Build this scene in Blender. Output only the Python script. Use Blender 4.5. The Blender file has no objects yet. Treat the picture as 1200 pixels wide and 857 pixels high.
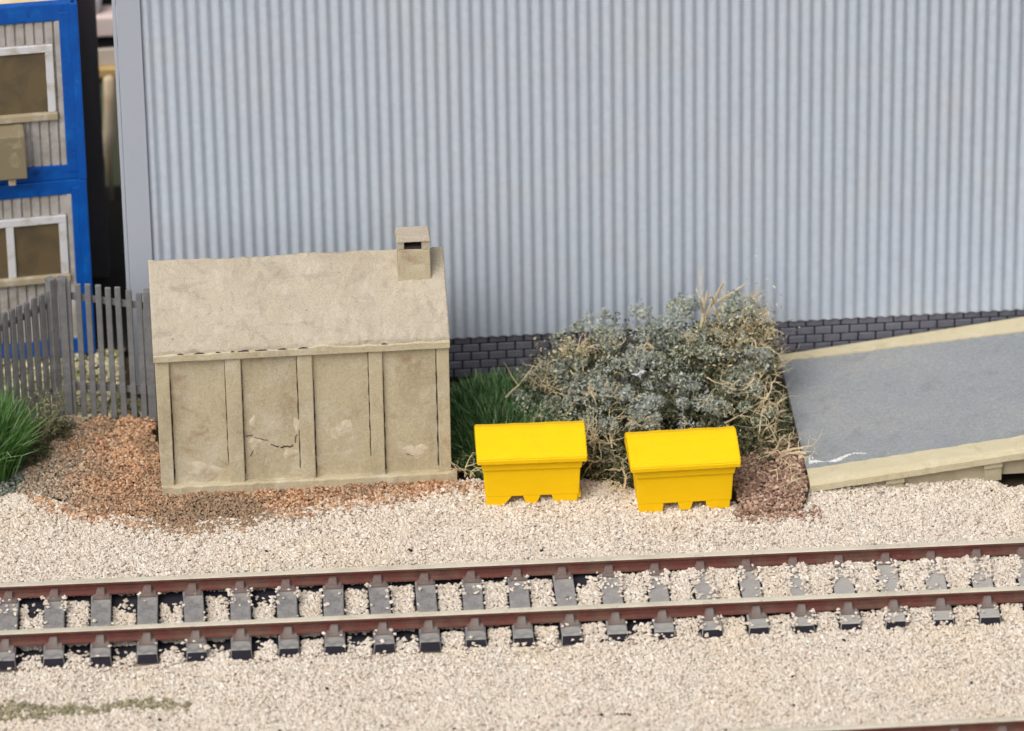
import bpy, bmesh, math, random
import numpy as np
from mathutils import Vector, Matrix, noise as mnoise

R = math.radians
random.seed(7)
rng = np.random.default_rng(11)
scene = bpy.context.scene
col = scene.collection

# ------------------------------------------------------------------ camera
TH, PSI, RHO = R(29.0), R(4.0), R(1.0)
d = Vector((math.sin(PSI) * math.cos(TH), math.cos(PSI) * math.cos(TH), -math.sin(TH)))
r0 = Vector((math.cos(PSI), -math.sin(PSI), 0))
u0 = r0.cross(d)
rr = r0 * math.cos(RHO) - u0 * math.sin(RHO)
uu = u0 * math.cos(RHO) + r0 * math.sin(RHO)
cam_data = bpy.data.cameras.new('camera')
cam = bpy.data.objects.new('camera', cam_data)
col.objects.link(cam)
m = Matrix((rr, uu, -d)).transposed().to_4x4()
m.translation = Vector((-5.4385, -78.772, 47.953))
cam.matrix_world = m
cam_data.sensor_width = 36.0
cam_data.lens = 7200 / 1200 * 36.0
cam_data.clip_start = 1.0
cam_data.clip_end = 2000.0
cam_data.dof.use_dof = True
cam_data.dof.focus_distance = 94.0
cam_data.dof.aperture_fstop = 0.30
scene.camera = cam

# ------------------------------------------------------------------ light
SUN_DIR = Vector((-0.40, -0.50, 0.77)).normalized()      # towards the sun
elev = math.asin(SUN_DIR.z)
azim = math.atan2(SUN_DIR.x, SUN_DIR.y)
world = bpy.data.worlds.new('World')
scene.world = world
world.use_nodes = True
wn = world.node_tree
wn.nodes.clear()
sky = wn.nodes.new('ShaderNodeTexSky')
sky.sky_type = 'NISHITA'
sky.sun_disc = False
sky.sun_elevation = elev
sky.sun_rotation = azim
sky.air_density = 1.0
sky.dust_density = 6.0
hsv = wn.nodes.new('ShaderNodeHueSaturation')
hsv.inputs['Saturation'].default_value = 0.30          # milky, overcast sky
bg = wn.nodes.new('ShaderNodeBackground')
bg.inputs['Strength'].default_value = 0.12
wo = wn.nodes.new('ShaderNodeOutputWorld')
wn.links.new(sky.outputs[0], hsv.inputs['Color'])
wn.links.new(hsv.outputs[0], bg.inputs['Color'])
wn.links.new(bg.outputs[0], wo.inputs['Surface'])
sun_data = bpy.data.lights.new('sun', 'SUN')
sun_data.energy = 1.5
sun_data.angle = R(45)
sun_data.color = (1.0, 0.95, 0.87)
sun = bpy.data.objects.new('sun', sun_data)
col.objects.link(sun)
sun.rotation_euler = SUN_DIR.to_track_quat('Z', 'Y').to_euler()
scene.view_settings.view_transform = 'Standard'
scene.view_settings.look = 'None'
scene.view_settings.gamma = 1.0
scene.view_settings.use_curve_mapping = False
scene.view_settings.exposure = 0.06

# ------------------------------------------------------------------ materials
def lin(c):
    return tuple(((x / 255) / 12.92 if x / 255 <= 0.04045 else ((x / 255 + 0.055) / 1.055) ** 2.4) for x in c)

def ramp_node(nt, stops):
    n = nt.nodes.new('ShaderNodeValToRGB')
    el = n.color_ramp.elements
    while len(el) < len(stops):
        el.new(0.5)
    for e, (p, c) in zip(el, stops):
        e.position = p
        e.color = (*c[:3], 1)
    return n

def noise_node(nt, scale, detail=4, rough=0.6, coord='Object', stretch=None, distortion=0.0):
    tc = nt.nodes.new('ShaderNodeTexCoord')
    n = nt.nodes.new('ShaderNodeTexNoise')
    n.inputs['Scale'].default_value = scale
    n.inputs['Detail'].default_value = detail
    n.inputs['Roughness'].default_value = rough
    n.inputs['Distortion'].default_value = distortion
    if stretch:
        mp = nt.nodes.new('ShaderNodeMapping')
        mp.inputs['Scale'].default_value = stretch
        nt.links.new(tc.outputs[coord], mp.inputs[0])
        nt.links.new(mp.outputs[0], n.inputs['Vector'])
    else:
        nt.links.new(tc.outputs[coord], n.inputs['Vector'])
    return n

def mix_node(nt, a, b, fac, blend='MIX'):
    n = nt.nodes.new('ShaderNodeMix')
    n.data_type = 'RGBA'
    n.blend_type = blend
    for sock, v in ((n.inputs[0], fac), (n.inputs[6], a), (n.inputs[7], b)):
        if isinstance(v, (int, float)):
            sock.default_value = v
        elif isinstance(v, tuple):
            sock.default_value = (*v[:3], 1)
        else:
            nt.links.new(v, sock)
    return n.outputs[2]

def new_mat(name, rough=0.8, spec=0.3):
    mt = bpy.data.materials.new(name)
    mt.use_nodes = True
    nt = mt.node_tree
    b = nt.nodes['Principled BSDF']
    b.inputs['Roughness'].default_value = rough
    b.inputs['Specular IOR Level'].default_value = spec
    return mt, nt, b

def surf(name, base, spots=(), rough=0.8, spec=0.3, bump=0.0, bump_scale=30, fine=0.0, fine_scale=60):
    """base colour, then blotches: (colour, noise scale, low, high, amount, stretch)"""
    mt, nt, b = new_mat(name, rough, spec)
    c = nt.nodes.new('ShaderNodeRGB')
    c.outputs[0].default_value = (*base, 1)
    out = c.outputs[0]
    for s in spots:
        colr, sc, lo, hi, amt = s[:5]
        st = s[5] if len(s) > 5 else None
        n = noise_node(nt, sc, 6, 0.62, stretch=st, distortion=0.4)
        rp = ramp_node(nt, [(lo, (0, 0, 0)), (hi, (amt, amt, amt))])
        nt.links.new(n.outputs[0], rp.inputs[0])
        out = mix_node(nt, out, tuple(colr), rp.outputs[0])
    if fine:
        n = noise_node(nt, fine_scale, 2, 0.5)
        rp = ramp_node(nt, [(0.3, (1 - fine,) * 3), (0.7, (1 + fine,) * 3)])
        nt.links.new(n.outputs[0], rp.inputs[0])
        out = mix_node(nt, out, rp.outputs[0], 1.0, 'MULTIPLY')
    nt.links.new(out, b.inputs['Base Color'])
    if bump:
        n = noise_node(nt, bump_scale, 5, 0.65)
        bp = nt.nodes.new('ShaderNodeBump')
        bp.inputs['Strength'].default_value = bump
        bp.inputs['Distance'].default_value = 0.03
        nt.links.new(n.outputs[0], bp.inputs['Height'])
        nt.links.new(bp.outputs[0], b.inputs['Normal'])
    return mt

def island(name, stops, rough=0.9, tint=None, tscale=1.0, tlo=0.4, thi=0.6, spec=0.2, trans=0.0):
    """colour picked at random for every loose piece, plus broad patches of another colour"""
    mt, nt, b = new_mat(name, rough, spec)
    g = nt.nodes.new('ShaderNodeNewGeometry')
    rp = ramp_node(nt, stops)
    nt.links.new(g.outputs['Random Per Island'], rp.inputs[0])
    out = rp.outputs[0]
    for t in (tint or []):
        colr, sc, lo, hi, amt = t
        n = noise_node(nt, sc, 4, 0.6)
        q = ramp_node(nt, [(lo, (0, 0, 0)), (hi, (amt,) * 3)])
        nt.links.new(n.outputs[0], q.inputs[0])
        out = mix_node(nt, out, tuple(colr), q.outputs[0])
    nt.links.new(out, b.inputs['Base Color'])
    return mt

M = {}
M['cladding'] = surf('grey_cladding', (0.452, 0.508, 0.592), [((0.47, 0.50, 0.535), 0.8, 0.45, 0.7, 0.6), ((0.43, 0.45, 0.54), 1.7, 0.5, 0.75, 0.4)], rough=0.55, spec=0.35, fine=0.04, fine_scale=9)
M['trim'] = surf('grey_trim', (0.40, 0.435, 0.505), [((0.43, 0.45, 0.53), 1.2, 0.45, 0.7, 0.5)], rough=0.5, spec=0.35)
M['brick'] = surf('dark_brick', (0.155, 0.158, 0.195), [((0.21, 0.21, 0.245), 6, 0.5, 0.7, 0.6), ((0.115, 0.115, 0.14), 2.5, 0.5, 0.7, 0.6)], rough=0.7, bump=0.3, bump_scale=25)
M['mortar'] = surf('dark_mortar', (0.035, 0.035, 0.048), rough=0.9)
M['hutwall'] = surf('weathered_concrete', (0.49, 0.425, 0.29),
                    [((0.55, 0.495, 0.375), 1.9, 0.53, 0.63, 0.85), ((0.33, 0.27, 0.175), 1.5, 0.48, 0.70, 0.7, (1, 1, 0.4)), ((0.50, 0.45, 0.34), 6.5, 0.56, 0.66, 0.7), ((0.32, 0.205, 0.14), 2.6, 0.58, 0.72, 0.6), ((0.10, 0.085, 0.07), 16, 0.66, 0.74, 0.5)],
                    rough=0.9, bump=0.55, bump_scale=12, fine=0.10, fine_scale=40)
M['hutpale'] = surf('flaking_concrete', (0.63, 0.565, 0.43), [((0.47, 0.385, 0.265), 5, 0.42, 0.62, 0.9)], rough=0.9, bump=0.5, bump_scale=18)
M['hutroof'] = surf('rough_render_roof', (0.475, 0.415, 0.325),
                    [((0.55, 0.495, 0.405), 3.2, 0.5, 0.68, 0.7), ((0.30, 0.255, 0.21), 3.8, 0.56, 0.74, 0.75, (0.45, 1, 1)), ((0.40, 0.34, 0.26), 1.3, 0.5, 0.7, 0.7), ((0.14, 0.11, 0.10), 11, 0.65, 0.74, 0.8), ((0.20, 0.165, 0.145), 24, 0.66, 0.73, 0.7)],
                    rough=0.95, bump=0.9, bump_scale=20, fine=0.12, fine_scale=55)
M['gapshade'] = surf('dark_gap_shade', (0.055, 0.042, 0.040), rough=1.0)  # near-black painted in as the shade of gaps; also cracks and flue
M['yellow'] = surf('yellow_plastic', (0.90, 0.56, 0.003), [((0.86, 0.505, 0.004), 3, 0.45, 0.7, 0.5, (1, 1, 3))], rough=0.6, spec=0.18, bump=0.10, bump_scale=9)
M['asphalt'] = surf('grey_asphalt', (0.275, 0.29, 0.305), [((0.33, 0.33, 0.32), 0.5, 0.42, 0.62, 0.8), ((0.235, 0.26, 0.285), 1.1, 0.5, 0.75, 0.6), ((0.40, 0.40, 0.385), 16, 0.66, 0.74, 0.8), ((0.12, 0.12, 0.13), 7.5, 0.70, 0.76, 0.8), ((0.22, 0.225, 0.225), 3.2, 0.54, 0.66, 0.5)], rough=1.0, spec=0.1, bump=0.4, bump_scale=30, fine=0.12, fine_scale=22)
M['kerb'] = surf('cream_concrete', (0.56, 0.495, 0.335), [((0.64, 0.58, 0.43), 2.2, 0.5, 0.7, 0.7), ((0.42, 0.36, 0.24), 3.8, 0.55, 0.72, 0.6), ((0.2, 0.16, 0.11), 14, 0.68, 0.75, 0.5)], rough=0.9, bump=0.35, bump_scale=22, fine=0.06)
M['rampside'] = surf('ramp_side_concrete', (0.43, 0.38, 0.265), [((0.33, 0.28, 0.19), 2.5, 0.48, 0.7, 0.7)], rough=0.9, bump=0.3, bump_scale=20)
M['white'] = surf('white_paint', (0.74, 0.75, 0.74), [((0.45, 0.46, 0.47), 7, 0.5, 0.66, 0.8)], rough=0.7)
M['railside'] = surf('rust_brown_rail', (0.135, 0.044, 0.036), [((0.150, 0.080, 0.058), 2.4, 0.45, 0.62, 0.85), ((0.085, 0.056, 0.046), 5.5, 0.5, 0.68, 0.7), ((0.17, 0.12, 0.085), 13, 0.62, 0.72, 0.7)], rough=0.85, bump=0.3, bump_scale=30)
M['railtop'] = surf('dull_rail_head', (0.60, 0.555, 0.45), [((0.44, 0.40, 0.32), 1.5, 0.45, 0.7, 0.7, (1, 1, 1)), ((0.24, 0.20, 0.16), 9, 0.6, 0.7, 0.7)], rough=0.6, spec=0.3)
M['sleepertop'] = surf('dusty_sleeper', (0.21, 0.203, 0.208), [((0.34, 0.325, 0.30), 2.6, 0.42, 0.62, 0.9), ((0.13, 0.125, 0.13), 6, 0.5, 0.68, 0.75), ((0.40, 0.37, 0.33), 12, 0.60, 0.72, 0.6)], rough=0.9, bump=0.35, bump_scale=25)
def add_dust(mt, c, x0, x1, amt):
    # ballast dust lies thicker towards one end of the line
    nt = mt.node_tree
    b = nt.nodes['Principled BSDF']
    src = b.inputs['Base Color'].links[0].from_socket
    g = nt.nodes.new('ShaderNodeNewGeometry')
    sp_ = nt.nodes.new('ShaderNodeSeparateXYZ')
    nt.links.new(g.outputs['Position'], sp_.inputs[0])
    mr = nt.nodes.new('ShaderNodeMapRange')
    mr.inputs[1].default_value = x0; mr.inputs[2].default_value = x1; mr.inputs[3].default_value = 0.0; mr.inputs[4].default_value = amt
    nt.links.new(sp_.outputs[0], mr.inputs[0])
    nt.links.new(mix_node(nt, src, c, mr.outputs[0]), b.inputs['Base Color'])
add_dust(M['sleepertop'], (0.44, 0.42, 0.395), -1.0, 5.5, 0.75)
M['sleeperside'] = surf('black_sleeper_side', (0.022, 0.020, 0.032), [((0.09, 0.08, 0.08), 7, 0.6, 0.72, 0.6)], rough=0.8)  # bare black plastic, with the shadow on the ends put into it
M['chair'] = surf('rusty_chair', (0.155, 0.105, 0.095), [((0.20, 0.175, 0.16), 4, 0.45, 0.62, 0.8)], rough=0.9)
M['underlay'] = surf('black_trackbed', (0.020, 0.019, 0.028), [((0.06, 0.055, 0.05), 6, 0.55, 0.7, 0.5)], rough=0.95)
M['fence'] = surf('grey_fence_paint', (0.155, 0.158, 0.166), [((0.225, 0.225, 0.228), 3.5, 0.45, 0.66, 0.8), ((0.09, 0.088, 0.09), 5, 0.52, 0.7, 0.7)], rough=0.75, fine=0.08, fine_scale=25)
M['blue'] = surf('blue_gloss_paint', (0.002, 0.075, 0.36), [((0.003, 0.13, 0.50), 2.2, 0.48, 0.68, 0.7), ((0.003, 0.03, 0.15), 3.5, 0.56, 0.70, 0.8), ((0.10, 0.16, 0.28), 9, 0.66, 0.73, 0.6)], rough=0.36, spec=0.35)
M['cabinwall'] = surf('grubby_grey_panel', (0.43, 0.405, 0.385), [((0.30, 0.27, 0.235), 3.0, 0.42, 0.62, 0.8), ((0.55, 0.53, 0.52), 4.5, 0.55, 0.7, 0.7), ((0.15, 0.13, 0.11), 9, 0.64, 0.73, 0.7)], rough=0.85)
M['winframe'] = surf('white_window_frame', (0.60, 0.60, 0.62), [((0.40, 0.35, 0.27), 2.0, 0.50, 0.62, 0.85)], rough=0.6)
M['winsill'] = surf('grubby_sill', (0.36, 0.30, 0.20), [((0.50, 0.45, 0.37), 5, 0.5, 0.66, 0.7)], rough=0.8)
M['pane'] = surf('brown_window_pane', (0.135, 0.100, 0.055), [((0.055, 0.048, 0.036), 1.6, 0.45, 0.68, 0.7), ((0.22, 0.18, 0.13), 12, 0.68, 0.75, 0.5)], rough=0.35, spec=0.4)  # dark blotches put the reflections into the pane colour
M['unit'] = surf('olive_box_paint', (0.21, 0.172, 0.105), [((0.38, 0.34, 0.25), 4, 0.55, 0.7, 0.6)], rough=0.7)
M['darkwall'] = surf('charcoal_wall', (0.10, 0.092, 0.095), [((0.13, 0.11, 0.115), 1.4, 0.45, 0.7, 0.7, (3, 3, 0.4))], rough=0.8)
M['cream'] = surf('cream_paint', (0.72, 0.62, 0.44), [((0.78, 0.70, 0.58), 1.6, 0.45, 0.62, 0.8), ((0.66, 0.43, 0.17), 1.1, 0.5, 0.62, 0.7)], rough=0.7)
M['pink'] = surf('pale_pink_wall', (0.80, 0.66, 0.62), rough=0.9)
M['greige'] = surf('greige_wall', (0.70, 0.62, 0.53), rough=0.9)
M['tan'] = surf('tan_timber', (0.66, 0.46, 0.20), rough=0.8)
M['green'] = surf('grey_green_wall', (0.27, 0.30, 0.20), rough=0.9)
M['black'] = surf('near_black', (0.012, 0.012, 0.014), rough=0.9)
M['peach'] = surf('peach_post', (0.82, 0.62, 0.40), [((0.86, 0.76, 0.56), 1.5, 0.45, 0.6, 0.8)], rough=0.8)
M['offwhite'] = surf('off_white', (0.75, 0.75, 0.78), rough=0.6)
M['straw'] = surf('straw_twig', (0.68, 0.57, 0.37), [((0.50, 0.39, 0.22), 5, 0.48, 0.68, 0.7), ((0.76, 0.68, 0.50), 7, 0.55, 0.7, 0.6)], rough=0.9)
M['greytwig'] = surf('grey_twig', (0.16, 0.14, 0.10), rough=0.9)

# ground sheets
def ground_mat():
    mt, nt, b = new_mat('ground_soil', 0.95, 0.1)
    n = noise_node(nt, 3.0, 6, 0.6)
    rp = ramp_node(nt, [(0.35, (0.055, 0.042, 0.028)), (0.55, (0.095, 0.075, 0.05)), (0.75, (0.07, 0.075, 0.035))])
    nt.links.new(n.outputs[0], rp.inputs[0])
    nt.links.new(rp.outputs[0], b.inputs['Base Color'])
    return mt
M['ground'] = ground_mat()  # dark soil; the shadow behind bins and shrub is in its colour
M['ballastbed'] = surf('ballast_bed', (0.60, 0.53, 0.44), [((0.45, 0.37, 0.29), 6, 0.45, 0.65, 0.7)], rough=0.95, bump=0.6, bump_scale=20)
M['darkyard'] = surf('dark_yard', (0.016, 0.015, 0.014), rough=0.95)  # near black: shade of the gap put into the ground colour
M['ballast'] = island('ballast_stone', [(0.0, (0.52, 0.43, 0.35)), (0.02, (0.30, 0.245, 0.20)), (0.035, (0.574, 0.495, 0.416)), (0.45, (0.638, 0.564, 0.481)), (0.8, (0.694, 0.629, 0.55)), (0.97, (0.758, 0.717, 0.657)), (1.0, (0.64, 0.47, 0.38))],
                       rough=0.9, tint=[((0.66, 0.54, 0.38), 0.42, 0.52, 0.68, 0.30), ((0.55, 0.43, 0.35), 1.2, 0.60, 0.75, 0.25)])
M['brown'] = island('brown_chipping', [(0.0, (0.18, 0.095, 0.055)), (0.2, (0.354, 0.189, 0.104)), (0.5, (0.5, 0.287, 0.165)), (0.75, (0.61, 0.384, 0.238)), (0.92, (0.62, 0.46, 0.33)), (1.0, (0.12, 0.075, 0.055))],
                     rough=0.95, tint=[((0.20, 0.165, 0.12), 0.55, 0.47, 0.6, 0.6)])
M['browngrey'] = island('dusty_brown_chipping', [(0.0, (0.17, 0.12, 0.085)), (0.4, (0.32, 0.245, 0.18)), (0.8, (0.44, 0.345, 0.25)), (1.0, (0.56, 0.48, 0.38))], rough=0.95)
M['redsoil'] = island('red_brown_crumb', [(0.0, (0.18, 0.105, 0.08)), (0.5, (0.335, 0.215, 0.155)), (0.85, (0.47, 0.32, 0.235)), (1.0, (0.66, 0.50, 0.40))], rough=0.95)
M['yardstone'] = island('yard_scatter', [(0.0, (0.20, 0.21, 0.10)), (0.3, (0.42, 0.40, 0.22)), (0.6, (0.62, 0.55, 0.35)), (0.85, (0.72, 0.65, 0.46)), (1.0, (0.22, 0.23, 0.12))], rough=0.95, tint=[((0.15, 0.18, 0.08), 1.5, 0.5, 0.62, 0.6)])
M['scatter'] = island('grey_green_scatter', [(0.0, (0.07, 0.085, 0.07)), (0.4, (0.13, 0.15, 0.12)), (0.75, (0.20, 0.215, 0.18)), (1.0, (0.34, 0.34, 0.28))], rough=0.95)
M['moss'] = island('moss_crumb', [(0.0, (0.20, 0.18, 0.11)), (0.4, (0.30, 0.27, 0.165)), (0.75, (0.40, 0.355, 0.235)), (1.0, (0.16, 0.16, 0.12))], rough=0.95)
M['shrub'] = island('shrub_leaf', [(0.0, (0.08, 0.11, 0.065)), (0.25, (0.215, 0.25, 0.185)), (0.55, (0.38, 0.41, 0.33)), (0.80, (0.53, 0.555, 0.43)), (0.94, (0.56, 0.54, 0.34)), (1.0, (0.66, 0.61, 0.42))],
                     rough=0.9, tint=[((0.42, 0.45, 0.45), 0.62, 0.45, 0.60, 0.6), ((0.045, 0.065, 0.030), 1.5, 0.57, 0.68, 0.75), ((0.46, 0.43, 0.23), 1.1, 0.58, 0.72, 0.55)])
M['deadleaf'] = island('straw_leaf', [(0.0, (0.16, 0.14, 0.07)), (0.4, (0.40, 0.34, 0.19)), (0.8, (0.60, 0.52, 0.33)), (1.0, (0.72, 0.65, 0.46))], rough=0.9)
M['grass'] = island('green_blade', [(0.0, (0.025, 0.085, 0.015)), (0.35, (0.06, 0.17, 0.035)), (0.7, (0.12, 0.27, 0.065)), (0.9, (0.22, 0.36, 0.14)), (1.0, (0.40, 0.47, 0.30))], rough=0.6, spec=0.3)
M['darkgrass'] = island('dark_green_blade', [(0.0, (0.015, 0.05, 0.015)), (0.45, (0.07, 0.175, 0.05)), (0.8, (0.17, 0.32, 0.12)), (1.0, (0.38, 0.48, 0.28))], rough=0.65, spec=0.25)
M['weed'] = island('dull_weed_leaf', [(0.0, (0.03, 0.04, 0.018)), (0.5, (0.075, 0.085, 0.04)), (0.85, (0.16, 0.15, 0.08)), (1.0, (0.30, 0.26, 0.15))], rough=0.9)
M['palewood'] = island('pale_weed_leaf', [(0.0, (0.12, 0.14, 0.06)), (0.5, (0.25, 0.25, 0.13)), (1.0, (0.46, 0.42, 0.26))], rough=0.9)

# ------------------------------------------------------------------ object helpers
def tag(o, label=None, cat=None, group=None, kind=None):
    if label: o['label'] = label
    if cat: o['category'] = cat
    if group: o['group'] = group
    if kind: o['kind'] = kind
    return o

def link(name, me, parent=None):
    o = bpy.data.objects.new(name, me)
    col.objects.link(o)
    if parent is not None:
        o.parent = parent
    return o

def empty(name, loc=(0, 0, 0), rz=0.0):
    o = bpy.data.objects.new(name, None)
    o.empty_display_size = 0.2
    col.objects.link(o)
    o.location = loc
    o.rotation_euler = (0, 0, rz)
    return o

def done(name, bm, mats, parent=None, smooth=False):
    me = bpy.data.meshes.new(name)
    bm.normal_update()
    bm.to_mesh(me)
    bm.free()
    for mt in (mats if isinstance(mats, (list, tuple)) else [mats]):
        me.materials.append(mt)
    if smooth:
        for p in me.polygons:
            p.use_smooth = True
    return link(name, me, parent)

def hexa(bm, pts, bev=0.0, mi=0, seg=2):
    """8 points: bottom ring of four then top ring of four, counter-clockwise from above"""
    v = [bm.verts.new(p) for p in pts]
    fs = [bm.faces.new([v[3], v[2], v[1], v[0]]), bm.faces.new([v[4], v[5], v[6], v[7]])]
    for i in range(4):
        j = (i + 1) % 4
        fs.append(bm.faces.new([v[i], v[j], v[4 + j], v[4 + i]]))
    for f in fs:
        f.material_index = mi
    if bev:
        es = list({e for f in fs for e in f.edges})
        bmesh.ops.bevel(bm, geom=es, offset=bev, segments=seg, profile=0.6, affect='EDGES')
    return fs

def box(bm, x0, x1, y0, y1, z0, z1, bev=0.0, mi=0, seg=2):
    return hexa(bm, [(x0, y0, z0), (x1, y0, z0), (x1, y1, z0), (x0, y1, z0), (x0, y0, z1), (x1, y0, z1), (x1, y1, z1), (x0, y1, z1)], bev, mi, seg)

def extrude_profile(bm, prof, x0, x1, mi=0, mats=None):
    """closed profile of (y, z), swept along x"""
    a = [bm.verts.new((x0, y, z)) for y, z in prof]
    b = [bm.verts.new((x1, y, z)) for y, z in prof]
    n = len(prof)
    for i in range(n):
        j = (i + 1) % n
        f = bm.faces.new([a[i], b[i], b[j], a[j]])
        f.material_index = mats[i] if mats else mi
    bm.faces.new(a)
    bm.faces.new(list(reversed(b)))
    bmesh.ops.recalc_face_normals(bm, faces=bm.faces[:])

def tube(bm, pts, rads, seg=5):
    rings = []
    for i, p in enumerate(pts):
        p = Vector(p)
        t = (Vector(pts[min(i + 1, len(pts) - 1)]) - Vector(pts[max(i - 1, 0)])).normalized()
        a = t.orthogonal().normalized()
        b = t.cross(a)
        rings.append([bm.verts.new(p + (a * math.cos(2 * math.pi * k / seg) + b * math.sin(2 * math.pi * k / seg)) * rads[i]) for k in range(seg)])
    for q, w in zip(rings, rings[1:]):
        for k in range(seg):
            bm.faces.new([q[k], q[(k + 1) % seg], w[(k + 1) % seg], w[k]])
    bm.faces.new(list(reversed(rings[0])))
    bm.faces.new(rings[-1])

def raw_mesh(name, verts, faces_flat, nper, mat, parent=None):
    me = bpy.data.meshes.new(name)
    nv, nf = len(verts), len(faces_flat) // nper
    me.vertices.add(nv)
    me.vertices.foreach_set('co', np.ascontiguousarray(verts, dtype=np.float32).ravel())
    me.loops.add(len(faces_flat))
    me.loops.foreach_set('vertex_index', np.ascontiguousarray(faces_flat, dtype=np.int32))
    me.polygons.add(nf)
    me.polygons.foreach_set('loop_start', np.arange(0, len(faces_flat), nper, dtype=np.int32))
    me.polygons.foreach_set('loop_total', np.full(nf, nper, dtype=np.int32))
    me.update(calc_edges=True)
    me.validate()
    me.polygons.foreach_set('use_smooth', np.zeros(len(me.polygons), dtype=bool))
    me.materials.append(mat)
    return link(name, me, parent)

# smooth pseudo noise made of sines, vectorised
_W = rng.normal(size=(24, 3))
_P = rng.uniform(0, 6.283, 24)
def sn(x, y, z=0.0, s=1.0, k0=0):
    t = 0.0
    for i in range(8):
        w = _W[(i + k0) % 24]
        t = t + np.sin((x * w[0] + y * w[1] + z * w[2]) * s * (1 + 0.25 * i) + _P[(i + k0) % 24])
    return t / 2.8

def inpoly(x, y, poly):
    r = np.zeros(x.shape, bool)
    n = len(poly)
    for i in range(n):
        (x1, y1), (x2, y2) = poly[i], poly[(i + 1) % n]
        c = ((y1 > y) != (y2 > y)) & (x < (x2 - x1) * (y - y1) / ((y2 - y1) or 1e-9) + x1)
        r ^= c
    return r

OCT_V = np.array([(1, 0, 0), (-1, 0, 0), (0, 1, 0), (0, -1, 0), (0, 0, 1), (0, 0, -1)], float)
OCT_F = np.array([(0, 2, 4), (2, 1, 4), (1, 3, 4), (3, 0, 4), (2, 0, 5), (1, 2, 5), (3, 1, 5), (0, 3, 5)])
_b = bmesh.new(); bmesh.ops.create_icosphere(_b, subdivisions=1, radius=1.0)
ICO_V = np.array([v.co[:] for v in _b.verts]); ICO_F = np.array([[v.index for v in f.verts] for f in _b.faces]); _b.free()

def pebbles(name, x, y, z, size, mat, flat=0.75, var=0.30, grit=False):
    n = len(x)
    PV, PF = (OCT_V, OCT_F) if grit else (ICO_V, ICO_F)
    nv = len(PV)
    if grit:
        size = size * 1.35
    base = PV[None] * (1 + rng.uniform(-var, var, (n, nv, 1)))
    sc = size[:, None, None] * np.stack([rng.uniform(0.75, 1.3, n), rng.uniform(0.7, 1.15, n), rng.uniform(0.55, 1.0, n) * flat / 0.75], 1)[:, None, :]
    p = base * sc
    a = rng.uniform(0, 6.283, n); ca, sa = np.cos(a)[:, None], np.sin(a)[:, None]
    b = rng.uniform(-0.6, 0.6, n); cb, sb = np.cos(b)[:, None], np.sin(b)[:, None]
    px, py, pz = p[..., 0], p[..., 1] * cb - p[..., 2] * sb, p[..., 1] * sb + p[..., 2] * cb
    qx, qy = px * ca - py * sa, px * sa + py * ca
    v = np.stack([qx + x[:, None], qy + y[:, None], pz + z[:, None]], -1).reshape(-1, 3)
    f = (PF[None] + (np.arange(n) * nv)[:, None, None]).ravel()
    return raw_mesh(name, v, f, 3, mat)

def jgrid(x0, x1, y0, y1, s):
    gx, gy = np.meshgrid(np.arange(x0, x1, s), np.arange(y0, y1, s))
    x = gx.ravel() + rng.uniform(-0.5, 0.5, gx.size) * s
    y = gy.ravel() + rng.uniform(-0.5, 0.5, gx.size) * s
    return x, y

# ------------------------------------------------------------------ ground
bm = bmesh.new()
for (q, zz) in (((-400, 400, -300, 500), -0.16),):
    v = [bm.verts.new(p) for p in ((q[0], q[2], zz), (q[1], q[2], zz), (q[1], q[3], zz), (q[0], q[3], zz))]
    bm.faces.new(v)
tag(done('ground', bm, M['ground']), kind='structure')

BROWN = [(-6.49, 6.55), (-5.24, 6.36), (-5.1, 4.8), (-0.62, 4.5), (-0.50, 3.75), (-1.44, 3.66), (-2.64, 3.42), (-3.3, 3.22), (-3.85, 3.06), (-4.64, 3.03), (-5.69, 3.25), (-6.34, 3.55), (-6.86, 3.92), (-7.3, 4.30), (-7.32, 5.13), (-6.97, 5.78), (-6.83, 6.31)]
RED = [(3.78, 3.9), (4.20, 4.2), (4.5, 4.5), (4.86, 4.6), (4.86, 3.98), (4.86, 2.95), (4.71, 2.47), (4.26, 2.23), (3.78, 2.42), (3.70, 3.0)]
GREEN = [(-9.5, 6.1), (-7.0, 6.2), (-6.6, 6.5), (-6.55, 6.2), (-7.05, 5.6), (-7.25, 5.1), (-7.25, 4.33), (-7.65, 4.2), (-9.5, 4.2)]
BACK = [(-20, 4.15), (-7.65, 4.24), (-7.26, 4.30), (-6.86, 3.9), (-6.34, 3.55), (-5.69, 3.25), (-4.64, 3.03), (-3.85, 3.06), (-3.3, 3.22), (-2.64, 3.42), (-1.44, 3.68), (-0.63, 3.84), (-0.12, 3.78), (0.5, 3.75), (1.35, 3.72), (1.75, 3.55), (2.2, 3.15), (2.9, 3.0), (3.68, 2.62), (3.78, 2.40), (4.26, 2.21), (4.71, 2.45), (4.88, 2.95), (5.0, 3.12), (7.78, 3.12), (7.82, 2.75), (20, 2.6)]
_bx = np.array([p[0] for p in BACK]); _by = np.array([p[1] for p in BACK])
def backline(x):
    return np.interp(x, _bx, _by) + 0.05 * sn(x, 0 * x, 0, 5.0)

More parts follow.
